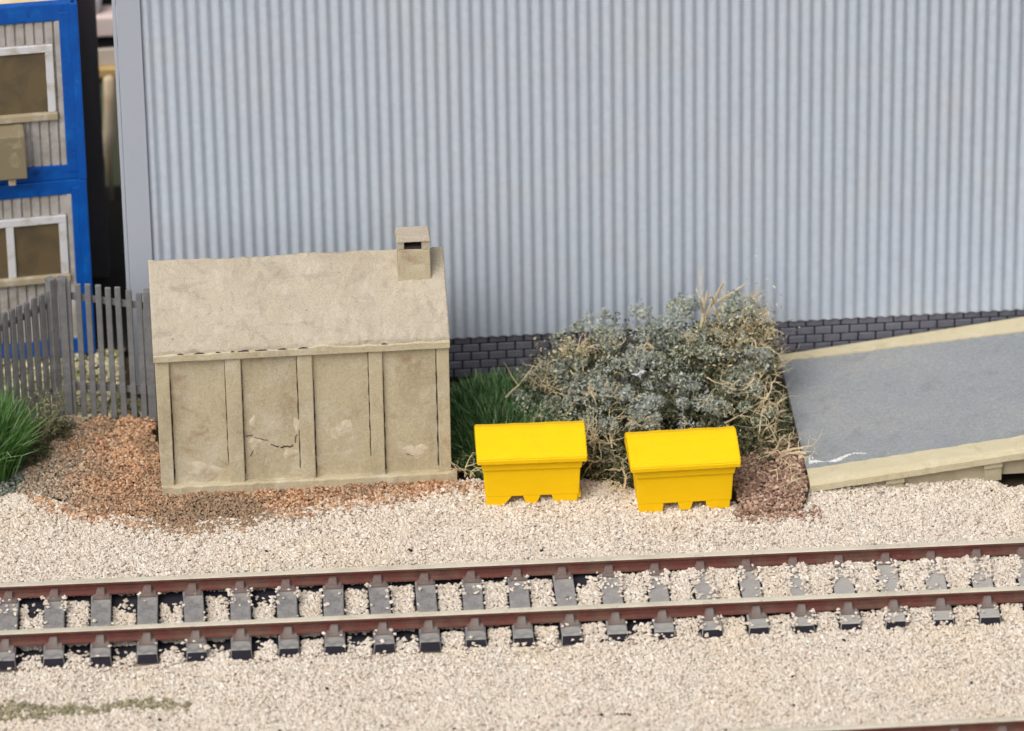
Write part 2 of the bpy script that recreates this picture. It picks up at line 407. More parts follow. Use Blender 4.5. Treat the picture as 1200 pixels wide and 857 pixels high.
# track frame
TANG = R(-1.09)
TC = (0.0, 0.150)
HALF = 0.690
ca_, sa_ = math.cos(TANG), math.sin(TANG)
def totrack(x, y):
    dx, dy = x - TC[0], y - TC[1]
    return dx * ca_ + dy * sa_, -dx * sa_ + dy * ca_
SP = 0.6985
S_OFF = -7.552
def lvl(x, y):
    """height of the ballast surface"""
    u, v = totrack(x, y)
    h = 0.018 * sn(x, y, 0, 1.6, 3)
    t = np.clip((x + 3.0) / 6.0, 0, 1)
    near = np.exp(-(v / 1.15) ** 4)
    h = h + near * (-0.015 + 0.105 * t)
    h = h - 0.115 * np.exp(-((v + 1.30) / 0.13) ** 2) * np.clip((6.5 - x) / 8.0, 0, 1) * (0.65 + 0.35 * sn(x, y, 0, 2.5, 11))
    h = h + 0.135 * np.clip((v - 0.72) / 0.16, 0, 1) * np.clip((2.6 - v) / 1.4, 0, 1)
    h = h + 0.19 * np.clip((-3.45 - y) / 0.45, 0, 1) - 0.14 * np.clip((-4.22 - y) / 0.08, 0, 1)
    return h

# bed of the ballast as one relief sheet
nx, ny = 230, 200
gx, gy = np.meshgrid(np.linspace(-17, 17, nx), np.linspace(-14, 4.6, ny))
_u, _v = totrack(gx, gy)
gz = lvl(gx, gy) - 0.030 - 0.05 * (np.abs(_v) < 1.15)
gy2 = np.minimum(gy, np.interp(gx, _bx, _by) + 0.12 + 0 * gy)
v = np.stack([gx, gy2, gz], -1).reshape(-1, 3)
idx = np.arange(nx * ny).reshape(ny, nx)
f = np.stack([idx[:-1, :-1], idx[:-1, 1:], idx[1:, 1:], idx[1:, :-1]], -1).reshape(-1)
tag(raw_mesh('ballast_ground', v, f, 4, M['ballastbed']), kind='structure')

# dark strip under the sleepers
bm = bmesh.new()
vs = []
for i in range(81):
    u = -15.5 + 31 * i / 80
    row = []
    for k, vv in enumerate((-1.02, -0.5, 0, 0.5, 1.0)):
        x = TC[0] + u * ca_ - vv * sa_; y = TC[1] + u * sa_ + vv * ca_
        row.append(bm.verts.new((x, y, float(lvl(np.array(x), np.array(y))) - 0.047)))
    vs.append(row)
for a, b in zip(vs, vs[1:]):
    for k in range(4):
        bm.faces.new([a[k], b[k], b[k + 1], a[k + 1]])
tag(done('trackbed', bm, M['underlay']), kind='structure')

# loose ballast stones
x, y = jgrid(-11.5, 12.0, -6.6, 4.4, 0.034)
keep = y < backline(x) + 0.12
x, y = x[keep], y[keep]
u, v = totrack(x, y)
z = lvl(x, y)
ph = (u - S_OFF) / SP
off = np.abs(ph - np.round(ph)) * SP
insleeper = (off < 0.185) & (v < 0.80) & (v > -1.20)
chance = rng.uniform(0, 1, len(x))
cover = np.clip((x - 0.8) / 4.5, 0, 1) * 0.42 + 0.05
cell = np.sin(np.round(ph) * 12.9898 + (v > 0) * 4.1) * 43758.5453
cell = cell - np.floor(cell)
keep_s = insleeper & (chance < cover * (0.35 + 1.3 * (cell < 0.45)) * (0.25 + 1.6 * np.clip((off - 0.06) / 0.12, 0, 1)) * (0.5 + 1.3 * (v > 0.15))) & (np.abs(np.abs(v) - HALF) > 0.10)
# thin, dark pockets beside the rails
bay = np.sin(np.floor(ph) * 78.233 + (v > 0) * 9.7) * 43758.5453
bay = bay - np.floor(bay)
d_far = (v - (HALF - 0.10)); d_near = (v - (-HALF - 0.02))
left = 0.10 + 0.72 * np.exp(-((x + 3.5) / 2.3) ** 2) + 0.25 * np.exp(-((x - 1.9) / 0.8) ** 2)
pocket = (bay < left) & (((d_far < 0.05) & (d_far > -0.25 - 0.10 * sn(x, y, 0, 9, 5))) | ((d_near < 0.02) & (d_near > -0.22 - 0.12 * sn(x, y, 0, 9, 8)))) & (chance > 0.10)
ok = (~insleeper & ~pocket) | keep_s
under_rail = (np.abs(np.abs(v) - HALF) < 0.055)
ok &= ~under_rail
zt = np.where(insleeper, 0.125 + rng.uniform(-0.01, 0.02, len(x)), z + rng.uniform(-0.022, 0.008, len(x)))
x, y, z = x[ok], y[ok], zt[ok]
size = rng.uniform(0.018, 0.031, len(x)) * np.where(rng.uniform(0, 1, len(x)) < 0.05, 1.5, 1.0)
tag(pebbles('ballast', x, y, z, size, M['ballast'], grit=True), 'pale cream stone ballast spread around the railway track', 'ballast', kind='stuff')
# a second, sparse layer of stones lying on top
n = 32000
x = rng.uniform(-11.5, 12.0, n); y = rng.uniform(-6.6, 3.9, n)
u, v = totrack(x, y)
keep = (y < backline(x) + 0.08) & (np.abs(v) > 1.12) & ((sn(x, y, 0, 2.2, 6) > -0.4))
x, y = x[keep], y[keep]
tag(pebbles('loose_ballast', x, y, lvl(x, y) + rng.uniform(0.005, 0.035, len(x)), rng.uniform(0.017, 0.031, len(x)), M['ballast'], grit=True), 'loose pale stones lying on top of the ballast', 'ballast', kind='stuff')
# dark pits: small dark stones
n = 95
x = rng.uniform(-8, 8, n); y = rng.uniform(-4.5, 3.3, n)
u, v = totrack(x, y)
keep = (np.abs(v) > 1.15) & (y < backline(x) - 0.1)
x, y = x[keep], y[keep]
x = np.append(x, [1.30, 1.36, 1.42, 1.47, -1.43, -1.40, -5.5, -5.35, -4.9]); y = np.append(y, [-3.12, -3.14, -3.11, -3.15, 1.72, 1.70, -2.55, -2.58, -2.5])
tag(pebbles('dark_stones', x, y, lvl(x, y) + 0.012, rng.uniform(0.022, 0.036, len(x)), M['underlay']), 'scattered small dark stones among the pale ballast', 'stones', kind='stuff')
# moss
x, y = jgrid(-8.9, -4.5, -2.75, -1.75, 0.035)
MOSS = [(-9.0, -1.85), (-7.69, -1.95), (-6.94, -2.10), (-6.06, -2.05), (-4.88, -2.14), (-4.95, -2.28), (-6.19, -2.28), (-7.19, -2.42), (-7.69, -2.40), (-9.0, -2.4)]
keep = inpoly(x, y + 0.06 * sn(x, y, 0, 8, 2), MOSS) & (rng.uniform(0, 1, len(x)) < 0.8)
x, y = x[keep], y[keep]
tag(pebbles('moss', x, y, lvl(x, y) + rng.uniform(0.015, 0.045, len(x)), rng.uniform(0.018, 0.034, len(x)), M['moss'], var=0.45), 'olive green moss streak lying on the ballast at the near left', 'moss', kind='stuff')

# brown chippings round the hut, red crumb by the ramp, green scatter, yard behind the fence
x, y = jgrid(-7.6, -0.3, 2.8, 6.7, 0.030)
wob = 0.07 * sn(x, y, 0, 6, 4)
keep = inpoly(x + wob, y + wob, BROWN) & ~((x > -5.05) & (x < -0.7) & (y > 4.05))
x, y = x[keep], y[keep]
grey = (sn(x, y, 0, 1.4, 9) * 0.5 - (x + 6.3) * 1.1 + rng.normal(0, 0.45, len(x))) > 0
zz = 0.012 + 0.03 * np.clip((y - 3.0) / 1.0, 0, 1) + 0.02 * sn(x, y, 0, 2.6, 1) + rng.uniform(-0.02, 0.02, len(x))
sz = rng.uniform(0.014, 0.030, len(x))
tag(pebbles('brown_gravel', x[~grey], y[~grey], zz[~grey], sz[~grey], M['brown'], var=0.5), 'orange brown chippings spread around the concrete hut', 'gravel', kind='stuff')
tag(pebbles('dusty_gravel', x[grey], y[grey], zz[grey], sz[grey], M['browngrey'], var=0.5), 'dusty grey brown chippings in front of the grey fence', 'gravel', kind='stuff')
n = 1500                                                     # stray chips mixing into the ballast edge
x = rng.uniform(-7.2, 0.0, n); y = backline(x) - np.abs(rng.normal(0, 0.16, n))
tag(pebbles('stray_gravel', x, y, lvl(x, y) + 0.02, rng.uniform(0.016, 0.032, n), M['brown'], var=0.5), 'stray brown chips mixed into the ballast edge', 'gravel', kind='stuff')
x, y = jgrid(3.55, 5.0, 2.1, 6.0, 0.034)
wob = 0.06 * sn(x, y, 0, 7, 4)
keep = inpoly(x + wob, y + wob, RED) & (x < 4.84)
x, y = x[keep], y[keep]
hz = 0.06 + 0.10 * np.clip(1 - ((x - 4.5) / 0.8) ** 2, 0, 1) * np.clip((y - 2.25) / 0.8, 0, 1)
tag(pebbles('red_soil', x, y, hz + rng.uniform(-0.025, 0.025, len(x)), rng.uniform(0.018, 0.036, len(x)), M['redsoil'], var=0.5), 'reddish brown soil heaped against the ramp end', 'soil', kind='stuff')
n = 420
x = rng.uniform(3.6, 4.95, n); y = rng.normal(2.32, 0.13, n)
tag(pebbles('stray_soil', x, y, lvl(x, y) + 0.02, rng.uniform(0.014, 0.03, n), M['redsoil'], var=0.5), 'stray red brown crumbs on the ballast before the soil', 'soil', kind='stuff')
bm = bmesh.new()                                             # the heap under the crumbs
g = [[None] * 25 for _ in range(25)]
for i in range(25):
    for j in range(25):
        X = 3.66 + 1.19 * i / 24; Yy = 2.25 + 3.6 * j / 24
        h = 0.06 + 0.10 * max(0, 1 - ((X - 4.5) / 0.8) ** 2) * min(max((Yy - 2.25) / 0.8, 0), 1)
        ins = bool(inpoly(np.array([X]), np.array([Yy]), RED)[0])
        g[i][j] = bm.verts.new((X, Yy, h - 0.03 if ins else -0.14))
for i in range(24):
    for j in range(24):
        bm.faces.new([g[i][j], g[i + 1][j], g[i + 1][j + 1], g[i][j + 1]])
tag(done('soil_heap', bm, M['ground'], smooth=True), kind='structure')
x, y = jgrid(-9.4, -6.4, 4.0, 6.6, 0.036)
wob = 0.06 * sn(x, y, 0, 6, 4)
keep = inpoly(x + wob, y + wob, GREEN)
x, y = x[keep], y[keep]
tag(pebbles('green_scatter', x, y, 0.02 + rng.uniform(-0.02, 0.04, len(x)), rng.uniform(0.016, 0.036, len(x)), M['scatter'], var=0.5), 'grey green ground cover around the left grass tuft', 'ground cover', kind='stuff')
x, y = jgrid(-11, -5.3, 6.1, 9.2, 0.062)
keep = y > np.where(x < -6.6, 6.6 + (x + 6.6) * 0.72, 6.5)
keep &= (rng.uniform(0, 1, len(x)) < 0.93) & (x < -5.65 + 0.4 * (y < 7.1)) & (y < 8.75)
x, y = x[keep], y[keep]
tag(pebbles('yard_scatter', x, y, 0.01 + 0.03 * sn(x, y, 0, 3, 2) + rng.uniform(-0.02, 0.03, len(x)), rng.uniform(0.022, 0.060, len(x)), M['yardstone'], var=0.5), 'yellowish rough ground behind the grey fence', 'rough ground', kind='stuff')
bm = bmesh.new()
box(bm, -14, 14, 8.75, 30, -0.15, -0.05)
tag(done('yard', bm, M['darkyard']), kind='structure')

# ------------------------------------------------------------------ big corrugated building
WX0, WX1, WY, WYB, WH = -5.465, 16.0, 7.25, 8.6, 7.25
wh = empty('warehouse', (5, WY, 0))
tag(wh, 'large pale grey corrugated metal building on a dark brick base', 'building')
def wpar(o):
    o.parent = wh
    o.matrix_parent_inverse = Matrix.Translation(-Vector(wh.location))
    return o
prof = []
P = 0.1842
xx = -5.085
while xx < WX1:
    prof += [(xx + P * q / 12, -0.0185 * (1 - math.cos(2 * math.pi * q / 12)) - 0.004) for q in range(12)]
    xx += P
verts, faces = [], []
zs = [0.70, 3.0, 6.0, WH]
for (px_, dy) in prof:
    for zz in zs:
        verts.append((px_, WY + dy + 0.03, zz))
nzs = len(zs)
for i in range(len(prof) - 1):
    for k in range(nzs - 1):
        a = i * nzs + k
        faces += [a, a + nzs, a + nzs + 1, a + 1]
cl = wpar(raw_mesh('corrugated_cladding', np.array(verts), np.array(faces), 4, M['cladding']))
sol = cl.modifiers.new('thick', 'SOLIDIFY'); sol.thickness = 0.03; sol.offset = -1
bv = None
bm = bmesh.new()
box(bm, WX0, -5.09, WY - 0.035, WY + 0.10, 0.0, WH, 0.012)
box(bm, WX0 - 0.060, WX0 - 0.004, WY - 0.03, WY + 0.14, 0.0, WH, 0.008)
wpar(done('corner_trim', bm, M['trim']))
bm = bmesh.new()
box(bm, WX0 + 0.02, WX1, WY + 0.14, WYB, 0.0, WH - 0.05)
wpar(done('side_walls', bm, M['cladding']))
bm = bmesh.new()
box(bm, WX0 - 0.1, WX1 + 0.1, WY - 0.1, WYB + 0.1, WH + 0.005, WH + 0.2, 0.02)
wpar(done('roof', bm, M['trim']))
bm = bmesh.new()
box(bm, -4.95, WX1, WY + 0.075, WY + 0.135, -0.1, 0.695, mi=1)
zz = -0.04; row = 0
while zz < 0.66:
    xx = -4.9 + (0.142 if row % 2 else 0)
    while xx < WX1 - 0.3:
        j = random.uniform(-0.006, 0.006)
        box(bm, xx + 0.012, xx + 0.272, WY + 0.045 + j, WY + 0.076, zz + 0.010, min(zz + 0.138, 0.685), 0.010, 0, 1)
        xx += 0.284
    zz += 0.150; row += 1
wpar(done('brick_plinth', bm, [M['brick'], M['mortar']]))

# ------------------------------------------------------------------ concrete hut
HX0, HX1, HY = -5.15, -0.625, 3.985
hut = empty('concrete_hut', (-2.89, 5.1, 0))
tag(hut, 'small weathered buff concrete hut with panelled walls, pitched roof and chimney', 'hut')
def hpar(o):
    o.parent = hut
    o.matrix_parent_inverse = Matrix.Translation(-Vector(hut.location))
    return o
RY, RZ, EY, EZ = 5.06, 3.50, 3.86, 2.54
bm = bmesh.new()
extrude_profile(bm, [(HY, 0.0), (2 * RY - HY, 0.0), (2 * RY - HY, 2.40), (RY, 3.34), (HY, 2.40)], HX0 + 0.03, HX1 - 0.03)
wall = hpar(done('wall', bm, M['hutwall']))
# the pilasters
for (a, b) in ((-5.150, -4.935), (-4.075, -3.835), (-2.965, -2.735), (-1.865, -1.655), (-0.815, -0.625)):
    bm = bmesh.new()
    hexa(bm, [(a + 0.01, HY - 0.075, 0.17), (b - 0.005, HY - 0.075, 0.17), (b - 0.005, HY + 0.02, 0.17), (a + 0.01, HY + 0.02, 0.17),
              (a, HY - 0.065, 2.40), (b, HY - 0.065, 2.40), (b, HY + 0.02, 2.40), (a, HY + 0.02, 2.40)], 0.014)
    hpar(done('pilaster', bm, M['hutwall']))
# dark strips that paint the shade in the gaps beside pilasters
for xa, z0, z1, wd in ((-4.925, 0.24, 2.05, 0.022), (-3.822, 0.30, 2.30, 0.012), (-4.085, 0.5, 2.30, 0.012), (-2.975, 0.35, 2.36, 0.018), (-2.722, 0.22, 1.9, 0.016), (-1.875, 0.5, 2.36, 0.016), (-1.645, 0.24, 2.0, 0.016), (-0.826, 0.26, 2.36, 0.022)):
    n = 22
    rows = []
    bm = bmesh.new()
    for i in range(n + 1):
        zz = z0 + (z1 - z0) * i / n
        w = wd * 0.62 * (0.25 + 0.75 * abs(math.sin(i * 0.83 + xa * 7)) * min(1, 3 * (1 - i / n) + 0.15)) * random.uniform(0.7, 1.1)
        xm = xa + random.uniform(-0.003, 0.003)
        rows.append([bm.verts.new((xm - w, HY + 0.028, zz)), bm.verts.new((xm - w, HY - 0.004, zz)), bm.verts.new((xm + w, HY - 0.004, zz)), bm.verts.new((xm + w, HY + 0.028, zz))])
    for p, q in zip(rows, rows[1:]):
        for k in range(3):
            bm.faces.new([p[k], p[k + 1], q[k + 1], q[k]])
    bmesh.ops.recalc_face_normals(bm, faces=bm.faces[:])
    hpar(done('joint_shade', bm, M['gapshade']))
# plinth with a worn lower edge
bm = bmesh.new()
n = 46
for i in range(n):
    a = HX0 + 0.04 + (HX1 - HX0 + 0.07) * i / n - 0.0
    b = HX0 + 0.04 + (HX1 - HX0 + 0.07) * (i + 1) / n
rows = []
for i in range(n + 1):
    a = HX0 + 0.02 + (HX1 - HX0 + 0.06) * i / n
    w = 0.008 * math.sin(i * 1.7) + random.uniform(-0.008, 0.008)
    ring = [(HY - 0.115 + w, -0.1), (HY - 0.115 + w * 0.7, 0.165 + w * 0.6), (HY - 0.095, 0.190 + w * 0.5), (HY + 0.02, 0.190), (HY + 0.02, -0.1)]
    rows.append([bm.verts.new((a, yy, zz)) for yy, zz in ring])
for p, q in zip(rows, rows[1:]):
    for k in range(5):
        bm.faces.new([p[k], q[k], q[(k + 1) % 5], p[(k + 1) % 5]])
bm.faces.new(rows[0]); bm.faces.new(rows[-1])
bmesh.ops.recalc_face_normals(bm, faces=bm.faces[:])
hpar(done('plinth', bm, M['hutwall']))
# fascia under the eave
bm = bmesh.new()
rows = []
for i in range(41):
    a = HX0 - 0.02 + (HX1 - HX0 + 0.03) * i / 40
    w = random.uniform(-0.005, 0.005)
    bump = 0.05 * math.exp(-((a + 2.55) / 0.16) ** 2)
    rows.append([bm.verts.new((a, yy, zz)) for yy, zz in ((EY + w, 2.405), (EY + w, 2.505 + bump + w), (EY + 0.03, 2.525 + bump + w), (HY + 0.02, 2.53), (HY + 0.02, 2.405))])
for p, q in zip(rows, rows[1:]):
    for k in range(5):
        bm.faces.new([p[k], q[k], q[(k + 1) % 5], p[(k + 1) % 5]])
bm.faces.new(rows[0]); bm.faces.new(rows[-1])
bmesh.ops.recalc_face_normals(bm, faces=bm.faces[:])
hpar(done('fascia', bm, M['hutwall']))
# lumpy rendered roof slab (both slopes)
bm = bmesh.new()
NX, NS = 150, 56
top = []
slope_len = math.hypot(RY - EY, RZ - EZ)
for i in range(NX + 1):
    X = HX0 - 0.02 + (HX1 - HX0 + 0.035) * i / NX
    rowv = []
    for j in range(2 * NS + 1):
        s = j / NS
        if s <= 1:
            y_, z_ = EY + 0.02 + (RY - EY - 0.02) * s, EZ + (RZ - EZ) * s
        else:
            y_, z_ = RY + (RY - EY) * (s - 1), RZ - (RZ - EZ) * (s - 1)
        p = Vector((X * 1.0, y_ * 1.0, z_))
        h = 0.026 * mnoise.fractal(Vector((X * 1.5, y_ * 3.0, 1.3)), 1.0, 2.0, 5) + 0.016 * mnoise.noise(Vector((X * 11, y_ * 11, 4)))
        h += 0.007 * mnoise.noise(Vector((X * 26, y_ * 26, 7)))
        h += 0.022 * max(0, mnoise.noise(Vector((X * 2.3, y_ * 7, 9))) - 0.22) * 3
        h -= 0.03 * max(0, mnoise.noise(Vector((X * 3.1, y_ * 6, 19))) - 0.35) * 3
        if j in (0, 2 * NS):
            h -= 0.012
            y_ += 0.035 * max(0, mnoise.noise(Vector((X * 5.0, 3, 0))) + 0.1) * (1 if j == 0 else -1)
        rowv.append(bm.verts.new((X, y_, z_ + h + 0.035)))
    top.append(rowv)
for i in range(NX):
    for j in range(2 * NS):
        bm.faces.new([top[i][j], top[i + 1][j], top[i + 1][j + 1], top[i][j + 1]])
# sides down to a thickness
und = []
for i in (0, NX):
    und.append([bm.verts.new((v_.co.x, v_.co.y, v_.co.z - 0.095)) for v_ in top[i]])
for j in range(2 * NS):
    bm.faces.new([top[0][j + 1], und[0][j + 1], und[0][j], top[0][j]])
    bm.faces.new([top[NX][j], und[1][j], und[1][j + 1], top[NX][j + 1]])
for jj in (0, 2 * NS):
    lo = [und[0][jj]] + [bm.verts.new((top[i][jj].co.x, top[i][jj].co.y, top[i][jj].co.z - 0.095)) for i in range(1, NX)] + [und[1][jj]]
    for i in range(NX):
        q = [top[i][jj], lo[i], lo[i + 1], top[i + 1][jj]]
        bm.faces.new(q if jj == 0 else list(reversed(q)))
roof = hpar(done('roof', bm, M['hutroof'], smooth=True))
# dark slivers along the eave, the shade of gaps put in as colour
xq = HX0 + 0.1
while xq < HX1 - 0.3:
    l = random.uniform(0.05, 0.32)
    if (xq < -2.4 and random.random() < 0.7) or random.random() < 0.15:
        hh = random.uniform(0.0, 0.012); l *= 0.6
        bm = bmesh.new()
        hexa(bm, [(xq, EY + 0.006, 2.519), (xq + l, EY + 0.006, 2.519), (xq + l, EY + 0.10, 2.519), (xq, EY + 0.10, 2.519), (xq + l * 0.4, EY + 0.012, 2.529 + hh), (xq + l - 0.03, EY + 0.012, 2.527 + hh * 0.6), (xq + l - 0.03, EY + 0.10, 2.529 + hh), (xq + l * 0.4, EY + 0.10, 2.529 + hh)])
        hpar(done('eave_gap', bm, M['gapshade']))
    xq += l + random.uniform(0.02, 0.2)
# raised flakes of render on the panels, and a crack
def blob(bm, cx, cz, rx, rz, y, h, seed):
    rnd = random.Random(seed)
    n = 22
    ring0, ring1 = [], []
    for k in range(n):
        a = 2 * math.pi * k / n
        q = 1 + rnd.uniform(-0.16, 0.16) + 0.22 * math.sin(3 * a + seed * 2.1)
        ring0.append(bm.verts.new((cx + rx * q * math.cos(a), y, cz + rz * q * math.sin(a))))
        ring1.append(bm.verts.new((cx + rx * q * 0.6 * math.cos(a), y - h, cz + rz * q * 0.6 * math.sin(a))))
    c_ = bm.verts.new((cx, y - h * 1.2, cz))
    for k in range(n):
        j = (k + 1) % n
        bm.faces.new([ring0[k], ring0[j], ring1[j], ring1[k]])
        bm.faces.new([ring1[k], ring1[j], c_])
for i, (cx, cz, rx, rz) in enumerate(((-3.66, 0.80, 0.10, 0.16), (-3.12, 0.62, 0.14, 0.10), (-2.28, 0.95, 0.22, 0.2), (-1.17, 0.55, 0.20, 0.14), (-4.5, 0.42, 0.30, 0.13), (-3.68, 1.2, 0.06, 0.12), (-3.0, 1.1, 0.06, 0.2))):
    bm = bmesh.new()
    blob(bm, cx, cz, rx, rz, HY + 0.004, 0.012, i)
    hpar(done('render_flake', bm, M['hutpale'], smooth=True))
def crack(bm, pts, w):
    for (a, b) in zip(pts, pts[1:]):
        ang = math.atan2(b[1] - a[1], b[0] - a[0])
        nx_, nz_ = -math.sin(ang) * w, math.cos(ang) * w
        hexa(bm, [(a[0] + nx_, HY - 0.006, a[1] + nz_), (a[0] - nx_, HY - 0.006, a[1] - nz_), (a[0] - nx_, HY + 0.01, a[1] - nz_), (a[0] + nx_, HY + 0.01, a[1] + nz_),
                  (b[0] + nx_, HY - 0.006, b[1] + nz_), (b[0] - nx_, HY - 0.006, b[1] - nz_), (b[0] - nx_, HY + 0.01, b[1] - nz_), (b[0] + nx_, HY + 0.01, b[1] + nz_)])
rnd = random.Random(17)
def jag(pts, n):
    out = [pts[0]]
    for a, b in zip(pts, pts[1:]):
        for k in range(1, n + 1):
            t = k / n
            out.append((a[0] + (b[0] - a[0]) * t + rnd.uniform(-0.012, 0.012), a[1] + (b[1] - a[1]) * t + rnd.uniform(-0.016, 0.016)))
    return out
for pts_, w_ in (([(-3.80, 0.955), (-3.70, 0.975)], 0.005), ([(-3.66, 0.935), (-3.55, 0.90), (-3.46, 0.845)], 0.004), ([(-3.42, 0.79), (-3.30, 0.745)], 0.007), ([(-3.27, 0.73), (-3.19, 0.745), (-3.12, 0.715), (-3.07, 0.76)], 0.009), ([(-3.04, 0.80), (-3.02, 0.95)], 0.006), ([(-3.74, 0.60), (-3.69, 0.70)], 0.005), ([(-1.32, 0.50), (-1.22, 0.455), (-1.10, 0.47)], 0.004)):
    bm = bmesh.new()
    crack(bm, jag(pts_, 3), w_)
    hpar(done('crack', bm, M['gapshade']))
# chimney
cx0, cx1, cy0, cy1 = -1.35, -0.83, 4.64, 4.98
bm = bmesh.new()
hexa(bm, [(cx0, cy0, 3.0), (cx1, cy0, 3.0), (cx1, cy1, 3.0), (cx0, cy1, 3.0), (cx0 + 0.02, cy0 + 0.01, 3.73), (cx1 - 0.01, cy0 + 0.01, 3.71), (cx1 - 0.01, cy1, 3.73), (cx0 + 0.02, cy1, 3.73)], 0.015)
chim = done('chimney', bm, M['hutwall']); hpar(chim)
bm = bmesh.new()
box(bm, cx0 + 0.01, cx0 + 0.115, cy0 + 0.012, cy1, 3.728, 3.86, 0.008)
box(bm, cx1 - 0.135, cx1 - 0.005, cy0 + 0.012, cy1, 3.712, 3.86, 0.008)
box(bm, cx0 + 0.12, cx1 - 0.14, cy1 - 0.10, cy1 - 0.01, 3.728, 3.86)
hexa(bm, [(cx0 - 0.01, cy0 - 0.015, 3.863), (cx1 + 0.005, cy0 - 0.015, 3.863), (cx1 + 0.005, cy1 + 0.01, 3.863), (cx0 - 0.01, cy1 + 0.01, 3.863), (cx0 + 0.01, cy0 + 0.02, 3.955), (cx1 - 0.01, cy0 + 0.02, 3.94), (cx1 - 0.01, cy1, 3.955), (cx0 + 0.01, cy1, 3.955)], 0.016)
cap = done('chimney_cap', bm, M['hutroof']); cap.parent = chim
bm = bmesh.new()
box(bm, cx0 + 0.122, cx1 - 0.142, cy0 + 0.02, cy1 - 0.105, 3.732, 3.742)
fl = done('flue', bm, M['gapshade']); fl.parent = chim

# ------------------------------------------------------------------ yellow grit bins
def grit_bin(loc, rz, label, seed, sc=1.0, shear=0.0):
    rnd = random.Random(seed)
    root = empty('grit_bin', loc, rz)
    tag(root, label, 'grit bin', 'yellow grit bins standing side by side')
    W0, W1, D0, D1 = 1.435, 1.50, 0.56, 0.64       # bottom / top widths, depths
    bm = bmesh.new()
    hN = 0.145
    def wid(z): return (W0 + (W1 - W0) * z / 0.66) / 2
    def fr(z): return -0.05 - 0.05 * z / 0.66     # front plane leans forward going up (y)
    def ring(z): w = wid(z); return [(-w, fr(z), z), (w, fr(z), z), (w, D0 + 0.05 * z, z), (-w, D0 + 0.05 * z, z)]
    hexa(bm, ring(hN) + ring(0.665), 0.018)
    # three feet, runners from front to back
    if seed == 1:
        feet = [(-W0 / 2, -0.40, -0.04, 0.10), (-0.10, 0.09, -0.015, 0.05), (0.33, W0 / 2 - 0.005, 0.0, 0.04)]
    else:
        feet = [(-W0 / 2, -0.335, -0.02, 0.01), (-0.085, 0.105, 0.0, 0.03), (0.34, W0 / 2 - 0.01, -0.01, 0.02)]
    for (a, b, z0, tp) in feet:
        hexa(bm, [(a + 0.01, fr(0) + 0.004, z0), (b - tp * 0.5, fr(0) + 0.004, z0), (b - tp * 0.5, D0 - 0.01, z0), (a + 0.01, D0 - 0.01, z0),
                  (a - (0 if a < -0.6 else tp), fr(hN) + 0.003, hN + 0.02), (b + (tp if b < 0.6 else 0), fr(hN) + 0.003, hN + 0.02), (b + (tp if b < 0.6 else 0), D0 - 0.005, hN + 0.02), (a - (0 if a < -0.6 else tp), D0 - 0.005, hN + 0.02)], 0.012)
    done('body', bm, M['yellow'], root)
    bm = bmesh.new()
    w = W1 / 2 + 0.035
    hexa(bm, [(-w + 0.02, -0.135, 0.652), (w - 0.02, -0.135, 0.652), (w - 0.02, D1 + 0.02, 0.652), (-w + 0.02, D1 + 0.02, 0.652), (-w - 0.01, -0.150, 0.83), (w + 0.01, -0.150, 0.83), (w + 0.01, D1 + 0.03, 0.83), (-w - 0.01, D1 + 0.03, 0.83)], 0.016)
    done('collar', bm, M['yellow'], root)
    # domed, forward sloping lid
    bm = bmesh.new()
    prof = [(-0.225, 0.805), (-0.235, 0.895), (-0.205, 0.945), (-0.05, 1.0), (0.15, 1.06), (0.34, 1.105), (0.44, 1.115), (0.60, 1.07), (0.72, 0.99), (0.73, 0.84), (0.70, 0.82), (-0.15, 0.805)]
    NXb = 26
    rows = []
    for i in range(NXb + 1):
        t = i / NXb
        X = (-1 + 2 * t)
        row = []
        for k, (yy, zz) in enumerate(prof):
            hw = (W1 / 2 + 0.098) - 0.0 * k
            jig = 0.0022 * math.sin(i * 0.7 + seed) + rnd.uniform(-0.0015, 0.0015)
            row.append(bm.verts.new((X * hw + shear * (yy - 0.2), yy + jig, zz + (jig * 1.2 if 2 <= k <= 8 else 0))))
        rows.append(row)
    nP = len(prof)
    for p, q in zip(rows, rows[1:]):
        for k in range(nP):
            bm.faces.new([p[k], q[k], q[(k + 1) % nP], p[(k + 1) % nP]])
    bm.faces.new(rows[0]); bm.faces.new(rows[-1])
    bmesh.ops.recalc_face_normals(bm, faces=bm.faces[:])
    es = [e for e in bm.edges if len(e.link_faces) == 2 and e.calc_face_angle(0) > 0.6]
    bmesh.ops.bevel(bm, geom=es, offset=0.014, segments=2, affect='EDGES')
    done('lid', bm, M['yellow'], root)
    if seed == 1:
        bm = bmesh.new()
        box(bm, W0 / 2 - 0.03, W0 / 2 + 0.035, fr(0) + 0.02, D0 - 0.1, 0.06, 0.16, 0.02)
        done('side_lug', bm, M['yellow'], root)
    return root
grit_bin((0.565, 3.13, 0.015), R(-1.6), 'yellow plastic grit bin with ragged feet, nearer the concrete hut', 1)
grit_bin((2.885, 2.68, 0.015), R(0.6), 'yellow plastic grit bin with square-cut feet, nearer the ramp', 2)

